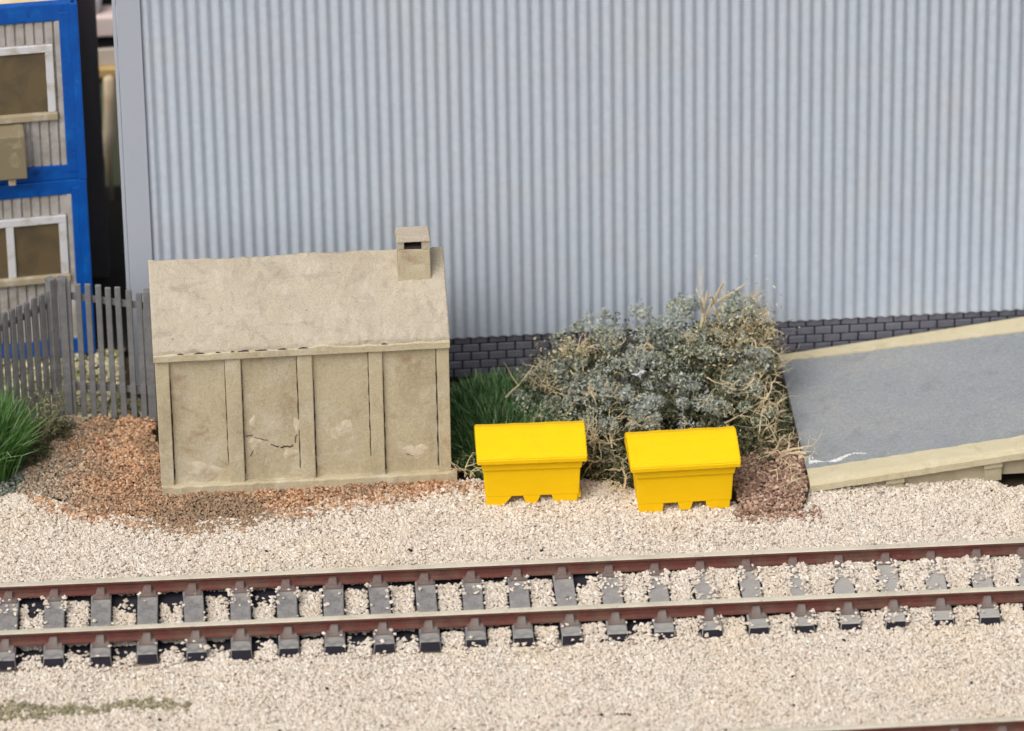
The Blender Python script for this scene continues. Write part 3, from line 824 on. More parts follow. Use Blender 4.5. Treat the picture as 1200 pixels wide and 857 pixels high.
# ------------------------------------------------------------------ ramp
ramp = empty('loading_ramp', (7, 5, 0))
tag(ramp, 'grey asphalt loading ramp with cream concrete kerbs rising against the building', 'ramp')
def rpar(o):
    o.parent = ramp
    o.matrix_parent_inverse = Matrix.Translation(-Vector(ramp.location))
    return o
RX0, RX1, RYF, RYB = 4.872, 12.0, 3.0, 7.10
SL = 0.119
def rz_(x): return 0.170 + SL * (x - RX0)
def slab(bm, x0, x1, y0f, y1f, top, thick, n=50, jit=(0, 0), mi=0):
    """sloping strip; y0f/y1f give the edges by x"""
    rows = []
    for i in range(n + 1):
        X = x0 + (x1 - x0) * i / n
        a, b = y0f(X) + random.uniform(-jit[0], jit[0]), y1f(X) + random.uniform(-jit[1], jit[1])
        zt = rz_(X) + top
        rows.append([bm.verts.new((X, a, zt - thick)), bm.verts.new((X, b, zt - thick)), bm.verts.new((X, b, zt)), bm.verts.new((X, a, zt))])
    for p, q in zip(rows, rows[1:]):
        for k in range(4):
            bm.faces.new([p[k], p[(k + 1) % 4], q[(k + 1) % 4], q[k]])
    bm.faces.new(rows[0]); bm.faces.new(rows[-1])
    bmesh.ops.recalc_face_normals(bm, faces=bm.faces[:])
bm = bmesh.new()
slab(bm, RX0, RX1, lambda x: RYF + 0.30, lambda x: RYB - 0.12, -0.014, 0.12)
rpar(done('asphalt_surface', bm, M['asphalt']))
# hollow base under the deck
bm = bmesh.new()
slab(bm, RX0 + 0.01, RX1, lambda x: RYF + 0.06, lambda x: RYB - 0.02, -0.15, 0.03)
rpar(done('deck', bm, M['rampside']))
bm = bmesh.new()                                   # front kerb: body and a soft front lip
rows = []
N = 70
for i in range(N + 1):
    X = RX0 + (RX1 - RX0) * i / N
    w = random.uniform(-0.006, 0.006)
    inner = RYF + 0.44 + random.uniform(-0.016, 0.016)
    zt = rz_(X)
    rows.append([bm.verts.new((X, yy, zz)) for yy, zz in ((RYF - 0.03 + w, zt - 0.155), (RYF - 0.035 + w, zt - 0.045), (RYF + 0.0 + w, zt + 0.008), (RYF + 0.06, zt + 0.022), (inner - 0.05, zt + 0.018), (inner, zt - 0.008), (inner, zt - 0.155))])
for p, q in zip(rows, rows[1:]):
    for k in range(7):
        bm.faces.new([p[k], p[(k + 1) % 7], q[(k + 1) % 7], q[k]])
bm.faces.new(rows[0]); bm.faces.new(rows[-1])
bmesh.ops.recalc_face_normals(bm, faces=bm.faces[:])
rpar(done('kerb', bm, M['kerb']))
bm = bmesh.new()
slab(bm, RX0 - 0.01, RX1, lambda x: RYB - (0.20 + 0.062 * (x - RX0)), lambda x: RYB, 0.008, 0.16, n=70, jit=(0.016, 0.0))
rpar(done('kerb', bm, M['kerb']))
# front side: panel and buttresses
bm = bmesh.new()
def panel(x0, x1, zb):
    hexa(bm, [(x0, RYF + 0.10, zb), (x1, RYF + 0.10, zb), (x1, RYF + 0.2, zb), (x0, RYF + 0.2, zb), (x0, RYF + 0.10, rz_(x0) - 0.157), (x1, RYF + 0.10, rz_(x1) - 0.157), (x1, RYF + 0.2, rz_(x1) - 0.157), (x0, RYF + 0.2, rz_(x0) - 0.157)])
panel(RX0 + 0.02, 7.60, -0.12)
panel(7.60, RX1, 0.085)
rpar(done('side_panel', bm, M['rampside']))
for a in (6.07, 7.60, 9.15, 10.7):
    bm = bmesh.new()
    b = a + 0.27
    zb = -0.12 if a < 7 else 0.02
    hexa(bm, [(a, RYF + 0.03, zb), (b, RYF + 0.03, zb), (b, RYF + 0.12, zb), (a, RYF + 0.12, zb), (a, RYF + 0.03, rz_(a) - 0.26), (b, RYF + 0.03, rz_(b) - 0.26), (b, RYF + 0.12, rz_(b) - 0.26), (a, RYF + 0.12, rz_(a) - 0.26)], 0.008)
    hexa(bm, [(a - 0.01, RYF + 0.0, rz_(a) - 0.256), (b + 0.01, RYF + 0.0, rz_(b) - 0.256), (b + 0.01, RYF + 0.12, rz_(b) - 0.256), (a - 0.01, RYF + 0.12, rz_(a) - 0.256), (a - 0.01, RYF + 0.01, rz_(a) - 0.163), (b + 0.01, RYF + 0.01, rz_(b) - 0.163), (b + 0.01, RYF + 0.12, rz_(b) - 0.163), (a - 0.01, RYF + 0.12, rz_(a) - 0.163)], 0.006)
    rpar(done('buttress', bm, M['rampside']))
bm = bmesh.new()
hexa(bm, [(RX0 + 0.03, RYF + 0.2, -0.1), (RX0 + 0.1, RYF + 0.2, -0.1), (RX0 + 0.1, RYB - 0.05, -0.1), (RX0 + 0.03, RYB - 0.05, -0.1), (RX0 + 0.03, RYF + 0.2, rz_(RX0) - 0.155), (RX0 + 0.1, RYF + 0.2, rz_(RX0) - 0.155), (RX0 + 0.1, RYB - 0.05, rz_(RX0) - 0.155), (RX0 + 0.03, RYB - 0.05, rz_(RX0) - 0.155)])
rpar(done('end_wall', bm, M['rampside']))
bm = bmesh.new()                                   # thin smear of white paint
def streak(pts, seed):
    rnd = random.Random(seed)
    rows = []
    for i in range(61):
        t = i / 60
        X = pts[0][0] + (pts[1][0] - pts[0][0]) * t
        yc = pts[0][1] + (pts[1][1] - pts[0][1]) * t + 0.05 * math.sin(t * 9 + seed) + rnd.uniform(-0.012, 0.012)
        w = max(0.0, (0.030 + 0.022 * math.sin(t * 13 + seed) + rnd.uniform(-0.018, 0.018)) * min(1, 6 * (1 - t)))
        rows.append([bm.verts.new((X, yc - w, rz_(X) - 0.014 + 0.004)), bm.verts.new((X, yc + w, rz_(X) - 0.014 + 0.004))])
    for p, q in zip(rows, rows[1:]):
        bm.faces.new([p[0], q[0], q[1], p[1]])
streak([(4.93, 3.58), (5.85, 3.66)], 1)
streak([(4.93, 3.74), (5.02, 3.80)], 3)
rpar(done('paint_smear', bm, M['white']))

# ------------------------------------------------------------------ railway track
RAILP = [(-0.105, 0.122), (0.105, 0.122), (0.105, 0.142), (0.028, 0.158), (0.026, 0.252), (0.056, 0.268), (0.056, 0.304), (0.046, 0.318), (-0.046, 0.318), (-0.056, 0.304), (-0.056, 0.268), (-0.026, 0.252), (-0.028, 0.158), (-0.105, 0.142)]
def rail_mesh(x0, x1):
    bm = bmesh.new()
    mats = [0] * 14
    mats[7] = 1; mats[6] = 1; mats[8] = 1
    extrude_profile(bm, RAILP, x0, x1, mats=mats)
    return bm
def make_sleeper(parent, u, proto=None, chairs=True):
    if proto is None:
        bm = bmesh.new()
        fs = hexa(bm, [(-0.165, -1.165, -0.06), (0.165, -1.165, -0.06), (0.165, 1.165, -0.06), (-0.165, 1.165, -0.06), (-0.152, -1.150, 0.112), (0.152, -1.150, 0.112), (0.152, 1.150, 0.112), (-0.152, 1.150, 0.112)], 0.012, 1, 1)
        bm.normal_update()
        for f_ in bm.faces:
            if f_.normal.z > 0.6:
                f_.material_index = 0
        s = done('sleeper', bm, [M['sleepertop'], M['sleeperside']], parent)
        s.location.x = u
        for sgn in (-1, 1):
            # one casting: sole plate with a clip hump on each side of the rail
            flat = [(-0.225, 0.113), (-0.225, 0.136), (-0.15, 0.140), (-0.14, 0.145), (-0.075, 0.145), (-0.02, 0.146), (0.02, 0.146), (0.075, 0.145), (0.14, 0.145), (0.15, 0.140), (0.225, 0.136), (0.225, 0.113)]
            hump = [(-0.225, 0.113), (-0.225, 0.138), (-0.17, 0.143), (-0.155, 0.172), (-0.075, 0.218), (-0.02, 0.218), (0.02, 0.218), (0.075, 0.218), (0.155, 0.172), (0.17, 0.143), (0.225, 0.138), (0.225, 0.113)]
            bm = bmesh.new()
            rows = []
            for X, pr in ((-0.125, flat), (-0.085, flat), (-0.050, hump), (0.050, hump), (0.085, flat), (0.125, flat)):
                rows.append([bm.verts.new((X, sgn * HALF + yy, zz)) for yy, zz in pr])
            for p, q in zip(rows, rows[1:]):
                for k in range(12):
                    bm.faces.new([p[k], q[k], q[(k + 1) % 12], p[(k + 1) % 12]])
            bm.faces.new(rows[0]); bm.faces.new(rows[-1])
            bmesh.ops.recalc_face_normals(bm, faces=bm.faces[:])
            c = done('rail_chair', bm, M['chair'], s)
            c.location.z = 0.0
        return s
    s = proto.copy(); col.objects.link(s); s.parent = parent
    s.location.x = u
    for ch in proto.children:
        c = ch.copy(); col.objects.link(c); c.parent = s
    return s
track = empty('railway_track', (TC[0], TC[1], 0), TANG)
tag(track, 'rusty brown railway track on grey sleepers crossing the cream ballast', 'railway track', 'railway tracks in the ballast')
for sgn in (-1, 1):
    o = done('rail', rail_mesh(-15.5, 15.5), [M['railside'], M['railtop']], track)
    o.location.y = sgn * HALF
bpy.context.view_layer.update()
proto = None
for k in range(-11, 33):
    u = S_OFF + SP * k
    s = make_sleeper(track, u, proto)
    if proto is None: proto = s
    s.rotation_euler.z = random.uniform(-0.025, 0.025)
    s.location.z = random.uniform(-0.008, 0.004)
# the second track, just entering the picture at the bottom right
track2 = empty('railway_track', (5.4, -4.285 - HALF, 0.0), R(-0.35))
tag(track2, 'railway track of which one rail shows at the bottom right corner', 'railway track', 'railway tracks in the ballast')
for sgn in (-1, 1):
    o = done('rail', rail_mesh(-21.0, 10.0), [M['railside'], M['railtop']], track2)
    o.location.y = sgn * HALF
for k in range(-29, 15):
    make_sleeper(track2, SP * k, proto)

# ------------------------------------------------------------------ fence
def fence(name_label, p0, p1, n, h0, h1, posts, end_h):
    p0, p1 = Vector(p0), Vector(p1)
    L = (p1 - p0).length
    ang = math.atan2(p1.y - p0.y, p1.x - p0.x)
    root = empty('palisade_fence', p0, ang)
    tag(root, name_label, 'fence', 'grey palisade fence runs')
    for zf in (0.20, 0.86):
        bm = bmesh.new()
        hexa(bm, [(0, 0.02, h0 * zf), (L, 0.02, h1 * zf), (L, 0.07, h1 * zf), (0, 0.07, h0 * zf), (0, 0.02, h0 * zf + 0.11), (L, 0.02, h1 * zf + 0.11), (L, 0.07, h1 * zf + 0.11), (0, 0.07, h0 * zf + 0.11)], 0.01)
        done('rail', bm, M['fence'], root)
    for i in range(n):
        t = (i + 0.5) / n
        h = h0 + (h1 - h0) * t + random.uniform(-0.03, 0.03)
        bm = bmesh.new()
        w = 0.046
        lean = random.uniform(-0.012, 0.012)
        hexa(bm, [(-w, -0.035, 0.02), (w, -0.035, 0.02), (w, 0.018, 0.02), (-w, 0.018, 0.02), (-w + lean, -0.035, h), (w + lean, -0.035, h), (w + lean, 0.018, h), (-w + lean, 0.018, h)], 0.010)
        o = done('picket', bm, M['fence'], root)
        o.location.x = L * t
    for (t, ph) in posts:
        bm = bmesh.new()
        box(bm, -0.068, 0.068, -0.07, 0.07, -0.1, ph, 0.014)
        o = done('post', bm, M['fence'], root)
        o.location.x = L * t
    return root
fence('grey palisade fence run on the left, slanting back from the grass tuft', (-8.35, 5.30, 0), (-6.68, 6.54, 0), 14, 2.18, 2.36, ((0.985, 2.55),), 2.5)
fence('short grey palisade fence run between corner post and concrete hut', (-6.53, 6.58, 0), (-5.10, 6.36, 0), 9, 2.48, 2.26, ((0.0, 2.52), (0.93, 2.33)), 2.5)

# ------------------------------------------------------------------ stacked blue cabins
def cabin(label, loc, rz, L, Dp, H, base_h, top_h, post_w, win, mull, unit, roofm):
    root = empty('portable_cabin', loc, rz)
    tag(root, label, 'portable cabin', 'blue framed cabins stacked by the big building')
    # local x runs left from 0 at the right front corner, so everything lies at x in [-L, 0]
    bm = bmesh.new()
    box(bm, -L, -0.001, 0.0, 0.16, 0.0, base_h, 0.02)
    box(bm, -L, -0.001, 0.0, 0.16, H - top_h, H, 0.02)
    for xa in (-post_w, -L):
        box(bm, xa, xa + post_w - 0.002, -0.012, 0.16, base_h * 0.5, H - top_h * 0.5, 0.02)
    box(bm, -0.10, 0.025, -0.05, 0.10, 0.0, H, 0.022)
    box(bm, -L, -0.001, Dp - 0.16, Dp, 0.0, base_h, 0.02)
    box(bm, -L, -0.001, Dp - 0.16, Dp, H - top_h, H, 0.02)
    box(bm, -post_w, -0.002, Dp - 0.16, Dp, base_h, H - top_h, 0.02)
    for z0, z1 in ((0.0, base_h), (H - top_h, H)):
        box(bm, -0.12, -0.003, 0.161, Dp - 0.161, z0 + 0.003, z1 - 0.003, 0.02)
    done('frame', bm, M['blue'], root)
    # ribbed infill panel with the window left open
    wx0, wx1, wz0, wz1 = win
    bm = bmesh.new()
    x_ = -L + post_w
    rib = 0.150
    while x_ < -post_w - 0.02:
        xe = min(x_ + rib, -post_w)
        for (za, zb) in ((base_h - 0.02, wz0), (wz1, H - top_h + 0.02)) if (xe > wx0 and x_ < wx1) else ((base_h - 0.02, H - top_h + 0.02),):
            j = random.uniform(-0.006, 0.006)
            box(bm, x_ + 0.016, xe - 0.016, 0.030 + j, 0.06, za, zb, 0.008, 0, 1)
        x_ += rib
    box(bm, -L + post_w, -post_w, 0.062, 0.09, base_h - 0.02, wz0, 0)
    box(bm, -L + post_w, -post_w, 0.062, 0.09, wz1, H - top_h + 0.02, 0)
    box(bm, wx1, -post_w, 0.063, 0.09, wz0, wz1, 0)
    box(bm, -L + post_w, wx0, 0.063, 0.09, wz0, wz1, 0)
    box(bm, -post_w - 0.075, -post_w + 0.005, 0.005, 0.06, base_h + 0.0, H - top_h, 0.01)
    box(bm, -0.06, -0.03, 0.17, Dp - 0.17, base_h, H - top_h)
    box(bm, -L + post_w, -post_w, Dp - 0.1, Dp - 0.06, base_h, H - top_h)
    done('wall_panel', bm, M['cabinwall'], root)
    fw = 0.125
    bm = bmesh.new()
    box(bm, wx0, wx1, -0.015, 0.06, wz1 - fw, wz1, 0.012)
    for xa in [wx0, wx1 - fw] + [q - fw / 2 for q in mull]:
        box(bm, xa, xa + fw, -0.012, 0.058, wz0 + 0.10, wz1 - fw - 0.002, 0.012)
    w = done('window', bm, M['winframe'], root)
    bm = bmesh.new()
    box(bm, wx0 + 0.01, wx1 - 0.01, 0.025, 0.055, wz0 + 0.05, wz1 - 0.06)
    done('pane', bm, M['pane'], w)
    bm = bmesh.new()
    box(bm, wx0 - 0.04, wx1 + 0.02, -0.06, 0.05, wz0 - 0.02, wz0 + 0.098, 0.015)
    done('sill', bm, M['winsill'], w)
    bm = bmesh.new()
    box(bm, -L + 0.02, -0.13, 0.17, Dp - 0.17, H - 0.06, H - 0.02, 0.015)
    done('roof', bm, roofm, root)
    if unit:
        ux0, ux1, uz0, uz1 = unit
        bm = bmesh.new()
        hexa(bm, [(ux0, -0.34, uz0), (ux1, -0.34, uz0), (ux1, 0.028, uz0), (ux0, 0.028, uz0), (ux0, -0.30, uz1 - 0.1), (ux1, -0.30, uz1 - 0.1), (ux1, 0.028, uz1), (ux0, 0.028, uz1)], 0.02)
        ub = done('wall_box', bm, M['unit'], root)
        bm = bmesh.new()
        box(bm, (ux0 + ux1) / 2 + 0.18, (ux0 + ux1) / 2 + 0.30, -0.30, -0.18, uz0 - 0.13, uz0 - 0.002, 0.02)
        done('spout', bm, M['winsill'], ub)
    return root
CL, CD = 5.0, 2.6
cabin('lower blue framed portable cabin with white mullioned window behind the fence', (-6.10, 8.62, 0.02), R(5.0), CL, CD, 3.18, 0.30, 0.26, 0.23, (-3.2, -0.33, 1.40, 2.55), (-1.24,), None, M['cream'])
cabin('upper blue framed portable cabin with brown window and olive wall box', (-6.09, 8.62, 3.205), R(4.0), CL, CD, 3.10, 0.26, 0.30, 0.28, (-2.6, -0.40, 1.12, 2.40), (), (-1.9, -0.935, 0.245, 1.08), M['cream'])

# ------------------------------------------------------------------ things far behind, in the gap
bm = bmesh.new()
box(bm, -12.5, -5.79, 11.3, 11.7, -0.05, 5.25, 0.03)
dw = done('dark_wall', bm, M['darkwall'])
tag(dw, 'tall charcoal wall standing behind the stacked blue cabins', 'wall')
lb = empty('low_building', (-6.0, 14.6, 0))
tag(lb, 'low building with tan fascia and pale upper wall glimpsed in the gap behind', 'building')
def lpar(name, bm, mt):
    o = done(name, bm, mt); o.parent = lb
    o.matrix_parent_inverse = Matrix.Translation(-Vector(lb.location))
bm = bmesh.new(); box(bm, -9.0, -3.0, 14.6, 18.0, -0.05, 2.06, 0.02); lpar('lower_wall', bm, M['green'])
bm = bmesh.new(); box(bm, -9.0, -3.0, 14.48, 14.72, 2.065, 2.24, 0.03); lpar('fascia', bm, M['tan'])
bm = bmesh.new(); box(bm, -9.0, -3.0, 14.6, 18.0, 2.245, 2.55, 0.02); lpar('upper_wall', bm, M['greige'])
bm = bmesh.new(); box(bm, -9.0, -3.0, 14.66, 18.0, 2.555, 2.80, 0.02); lpar('window_band', bm, M['black'])
bm = bmesh.new(); box(bm, -9.0, -3.0, 14.55, 18.0, 2.805, 3.17, 0.04); lpar('parapet', bm, M['pink'])
bm = bmesh.new(); box(bm, -9.0, -3.0, 15.0, 18.0, 3.175, 4.6, 0.04); lpar('roof', bm, M['black'])
bm = bmesh.new()
prof = [(0.0, 0.10), (0.05, 0.16), (0.35, 0.18), (0.55, 0.14), (0.62, 0.0)]
tube(bm, [(-5.86, 14.75, 3.19), (-5.84, 14.75, 3.28), (-5.82, 14.75, 3.5), (-5.80, 14.75, 3.75), (-5.80, 14.75, 3.82)], [0.07, 0.12, 0.15, 0.12, 0.05], 12)
tag(done('white_tank', bm, M['offwhite'], smooth=True), 'small white rounded tank on the low building in the gap behind', 'tank')
bm = bmesh.new()
tube(bm, [(-5.70, 14.1, -0.05), (-5.72, 14.1, 0.75), (-5.74, 14.1, 0.95), (-5.68, 14.1, 1.3), (-5.655, 14.1, 1.8), (-5.645, 14.1, 2.25), (-5.64, 14.1, 2.3)], [0.03, 0.06, 0.12, 0.11, 0.10, 0.10, 0.04], 12)
tag(done('cream_post', bm, M['peach'], smooth=True), 'cream coloured upright post in the gap beside the big grey building', 'post')

# ------------------------------------------------------------------ vegetation
def leaves(name, pts, size, mat, parent=None, slim=0.35):
    """small crumpled leaf faces: every leaf is two triangles folded along its middle"""
    n = len(pts)
    dirv = rng.normal(size=(n, 3)); dirv[:, 2] = dirv[:, 2] * 0.8 + 0.25
    dirv /= np.linalg.norm(dirv, axis=1)[:, None]
    oth = rng.normal(size=(n, 3)); side = np.cross(dirv, oth); side /= np.linalg.norm(side, axis=1)[:, None]
    nor = np.cross(side, dirv)
    L = size[:, None]
    W = L * slim * rng.uniform(0.6, 1.3, n)[:, None]
    a = pts - dirv * L * 0.5
    t = pts + dirv * L * 0.5 + nor * L * rng.uniform(-0.2, 0.2, n)[:, None]
    l = pts + side * W + nor * L * 0.10
    q = pts - side * W + nor * L * 0.10
    v = np.stack([a, l, t, q], 1).reshape(-1, 3)
    i = np.arange(n)[:, None] * 4
    f = (i + np.array([[0, 1, 2, 0, 2, 3]])).ravel()
    return raw_mesh(name, v, f, 3, mat, parent)

def twig(bm, p, dr, length, rad, depth, rnd, gravity=0.0, spread=0.8, wig=0.28):
    pts, rads = [Vector(p)], [rad]
    n = 5
    dr = Vector(dr).normalized()
    for i in range(n):
        dr = (dr + Vector((rnd.gauss(0, wig), rnd.gauss(0, wig), rnd.gauss(0, wig) - gravity))).normalized()
        pts.append(pts[-1] + dr * length / n)
        rads.append(rad * (1 - 0.55 * (i + 1) / n))
    tube(bm, pts, rads, 4)
    if depth > 0:
        for k in range(rnd.choice((2, 3, 3))):
            i = rnd.randint(2, n)
            nd = (dr + Vector((rnd.gauss(0, spread), rnd.gauss(0, spread), rnd.gauss(0, spread) * 0.7 + 0.15))).normalized()
            twig(bm, pts[i], nd, length * rnd.uniform(0.5, 0.8), rads[i] * 0.8, depth - 1, rnd, gravity, spread, wig)

def crown_points(ells, n, seed, shell=0.45, wob=0.16, hole=0.55):
    out = []
    tot = sum(e[3] * e[4] * e[5] for e in ells)
    for e in ells:
        k = int(n * e[3] * e[4] * e[5] / tot * 1.6)
        dv = rng.normal(size=(k, 3)); dv /= np.linalg.norm(dv, axis=1)[:, None]
        rad = 1 - shell * rng.uniform(0, 1, k) ** 1.7
        rad = rad * (1 + wob * sn(dv[:, 0], dv[:, 1], dv[:, 2], 3.4, seed) + 0.5 * wob * sn(dv[:, 0], dv[:, 1], dv[:, 2], 8.0, seed + 4))
        p = dv * rad[:, None] * np.array(e[3:6]) + np.array(e[:3])
        out.append(p)
    p = np.concatenate(out)
    h = sn(p[:, 0], p[:, 1], p[:, 2], 4.2, seed + 9) + 0.6 * sn(p[:, 0], p[:, 1], p[:, 2], 9.0, seed + 2)
    keep = (h > -hole + rng.normal(0, 0.12, len(p))) & (p[:, 2] > 0.0) & (p[:, 1] < WY - 0.03)
    p = p[keep]
    return p[rng.permutation(len(p))[:n]]

ELLS = [(1.55, 6.05, 0.48, 0.80, 0.85, 0.72), (2.45, 6.00, 0.64, 1.05, 1.0, 0.78), (3.45, 5.95, 0.70, 1.0, 1.0, 0.86), (4.15, 5.95, 1.02, 0.50, 0.65, 0.84),
        (0.98, 5.75, 0.28, 0.50, 0.7, 0.44), (1.9, 5.1, 0.35, 0.9, 0.75, 0.50), (3.1, 4.95, 0.36, 1.15, 0.75, 0.54), (4.1, 5.1, 0.36, 0.55, 0.7, 0.55), (2.2, 4.4, 0.22, 0.5, 0.4, 0.3)]
shrub = empty('shrub', (2.7, 5.9, 0))
tag(shrub, 'wide tangled grey green shrub growing against the big grey building', 'shrub')
def vpar(o, root):
    o.parent = root
    o.matrix_parent_inverse = Matrix.Translation(-Vector(root.location))
    return o
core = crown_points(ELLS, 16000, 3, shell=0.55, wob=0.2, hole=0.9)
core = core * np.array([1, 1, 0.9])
vpar(leaves('inner_foliage', core, rng.uniform(0.03, 0.08, len(core)), M['weed']), shrub)  # darker leaves paint the shade in the gaps between clumps
parts_ = []
cents = crown_points(ELLS, 420, 5, shell=0.06, wob=0.16, hole=0.42)
cents = cents[(cents[:, 1] < 6.75)]
for c_ in cents:                                               # dense little clumps with gaps between them
    k_ = int(rng.uniform(60, 190)); rad_ = rng.uniform(0.085, 0.20)
    dv_ = rng.normal(size=(k_, 3)); dv_ /= np.linalg.norm(dv_, axis=1)[:, None]
    q_ = c_ + dv_ * rad_ * (rng.uniform(0.3, 1, k_) ** 0.5)[:, None] * np.array([1.15, 1.0, 0.85])
    parts_.append(q_)
    if rng.uniform() < 0.55:                                   # a sprig that breaks the outline
        n_ = rng.integers(8, 18); a_ = rng.normal(0, 0.5, 3) + np.array([0, -0.15, 0.8]); a_ /= np.linalg.norm(a_)
        t_ = np.linspace(0, 1, n_)[:, None]
        parts_.append(c_ + a_ * (rad_ + t_ * rng.uniform(0.05, 0.16)) + rng.normal(0, 0.014, (n_, 3)))
pts = np.concatenate(parts_)
pts = pts[(pts[:, 2] > 0.02) & (pts[:, 1] < WY - 0.03)]
vpar(leaves('foliage', pts, rng.uniform(0.028, 0.078, len(pts)), M['shrub'], slim=0.24), shrub)
n = 2600
q_ = np.concatenate([np.stack([rng.normal(4.38, 0.16, n), rng.normal(5.85, 0.22, n), rng.normal(1.20, 0.34, n)], 1), np.stack([rng.normal(1.55, 0.28, n // 3), rng.normal(5.75, 0.2, n // 3), rng.normal(1.22, 0.10, n // 3)], 1), np.stack([rng.normal(3.9, 0.3, n // 2), rng.normal(5.5, 0.22, n // 2), rng.normal(1.35, 0.22, n // 2)], 1)])
q_ = q_[(q_[:, 2] > 0.3) & (sn(q_[:, 0], q_[:, 1], q_[:, 2], 7.0, 4) > -0.1)]
vpar(leaves('dead_leaves', q_, rng.uniform(0.03, 0.085, len(q_)), M['deadleaf'], slim=0.2), shrub)
bm = bmesh.new()
rnd = random.Random(5)
for i in range(60):
    e = rnd.choice(ELLS[:8])
    a = rnd.uniform(0, 6.28); el = rnd.uniform(0.1, 1.4)
    o = Vector((e[0], e[1], e[2])); dv = Vector((math.cos(a) * math.cos(el), -abs(math.sin(a)) * math.cos(el), math.sin(el)))
    p = o + Vector((dv.x * e[3], dv.y * e[4], dv.z * e[5])) * 0.8
    if p.z > 0.1 and p.y < WY - 0.3:
        twig(bm, p, dv, rnd.uniform(0.18, 0.40), 0.013, 2, rnd)
vpar(done('fine_twigs', bm, M['straw']), shrub)['kind'] = 'stuff'
bm = bmesh.new()
for i in range(14):
    e = rnd.choice(ELLS[:5])
    twig(bm, (e[0] + rnd.uniform(-0.3, 0.3), e[1], 0.0), (rnd.uniform(-0.5, 0.5), rnd.uniform(-0.6, 0.2), 1), 0.7, 0.03, 2, rnd)
vpar(done('stems', bm, M['greytwig']), shrub)['kind'] = 'stuff'
bm = bmesh.new()
rnd = random.Random(21)
twig(bm, (3.50, 6.2, 1.25), (0.16, 0.0, 1), 0.63, 0.030, 2, rnd, spread=0.35, wig=0.10)
twig(bm, (3.56, 6.25, 1.25), (0.10, 0.0, 1), 1.03, 0.033, 1, rnd, spread=0.3, wig=0.10)
twig(bm, (3.8, 6.2, 1.2), (-0.1, 0.0, 1), 0.69, 0.027, 2, rnd, spread=0.4, wig=0.12)
for i in range(26):
    twig(bm, (rnd.uniform(4.05, 4.62), rnd.uniform(5.5, 6.3), rnd.uniform(0.6, 1.55)), (rnd.gauss(0.15, 0.6), -0.2 + rnd.gauss(0, 0.4), rnd.gauss(0.3, 0.5)), rnd.uniform(0.25, 0.5), rnd.uniform(0.015, 0.024), 2, rnd)
for i in range(20):
    twig(bm, (rnd.uniform(4.0, 4.6), rnd.uniform(4.9, 5.5), rnd.uniform(0.4, 1.0)), (rnd.gauss(0.1, 0.6), -0.3 + rnd.gauss(0, 0.4), rnd.gauss(0.1, 0.5)), rnd.uniform(0.25, 0.5), rnd.uniform(0.012, 0.02), 2, rnd)
vpar(done('dead_twigs', bm, M['straw']), shrub)['kind'] = 'stuff'

# dry bramble by the ramp end
br = empty('dry_bramble', (4.6, 4.3, 0))
tag(br, 'dry straw coloured bramble straggling over soil beside the ramp end', 'bramble')
bm = bmesh.new()
rnd = random.Random(9)
for i in range(9):
    twig(bm, (rnd.uniform(4.15, 4.52), rnd.uniform(3.4, 4.9), 0.12), (rnd.gauss(0, 0.5), rnd.gauss(-0.1, 0.5), rnd.uniform(0.3, 1.0)), rnd.uniform(0.35, 0.6), rnd.uniform(0.018, 0.028), 2, rnd, gravity=0.06)
for i in range(4):
    twig(bm, (4.50, 3.5 - 0.2 * i, 0.12), (0.25, -0.5, 0.5), 0.32, 0.016, 2, rnd, gravity=0.1)
for i in range(3):
    twig(bm, (4.25, 4.3, 0.15), (rnd.uniform(-0.2, 0.3), -0.2, 1), 0.75, 0.017, 2, rnd, wig=0.18)
vpar(done('twigs', bm, M['straw']), br)['kind'] = 'stuff'
n = 2600
p = np.stack([rng.uniform(3.9, 4.8, n), rng.uniform(4.0, 5.8, n), np.abs(rng.normal(0.12, 0.16, n)) + 0.05], 1)
vpar(leaves('foliage', p, rng.uniform(0.03, 0.08, n), M['weed']), br)

# low weeds between and behind the bins
wd = empty('weed_patch', (1.8, 3.6, 0))
tag(wd, 'low tangle of dark weeds and straw twigs between the two yellow bins', 'weeds')
n = 5200
p = np.stack([rng.uniform(1.35, 2.35, n), rng.uniform(3.15, 4.7, n), np.abs(rng.normal(0.0, 0.20, n)) + 0.01], 1)
keep = (p[:, 1] > 3.75 - 0.55 * (p[:, 0] - 1.35)) & (sn(p[:, 0], p[:, 1], p[:, 2], 5, 2) > -0.5)
vpar(leaves('foliage', p[keep], rng.uniform(0.03, 0.085, keep.sum()), M['weed']), wd)
n = 9000
p = np.stack([rng.uniform(-0.6, 4.6, n), rng.uniform(3.5, 4.9, n), np.abs(rng.normal(0.0, 0.13, n)) + 0.01], 1)
keep = (p[:, 1] > 3.95 - 0.16 * np.clip(p[:, 0], -0.5, 2)) & (sn(p[:, 0], p[:, 1], p[:, 2], 4, 6) > -0.3)
vpar(leaves('low_leaves', p[keep], rng.uniform(0.03, 0.085, keep.sum()), M['weed']), wd)
bm = bmesh.new()
rnd = random.Random(14)
for i in range(16):
    twig(bm, (rnd.uniform(1.42, 2.0), rnd.uniform(3.7, 4.5), 0.05), (rnd.gauss(0.1, 0.4), -0.2 + rnd.gauss(0, 0.3), 1), rnd.uniform(0.4, 0.75), rnd.uniform(0.016, 0.026), 2, rnd, gravity=0.05)
for i in range(5):
    twig(bm, (rnd.uniform(1.85, 2.15), rnd.uniform(3.2, 3.5), 0.03), (rnd.gauss(0.2, 0.3), -0.3, 0.8), rnd.uniform(0.25, 0.45), 0.014, 2, rnd, gravity=0.08)
vpar(done('twigs', bm, M['straw']), wd)['kind'] = 'stuff'

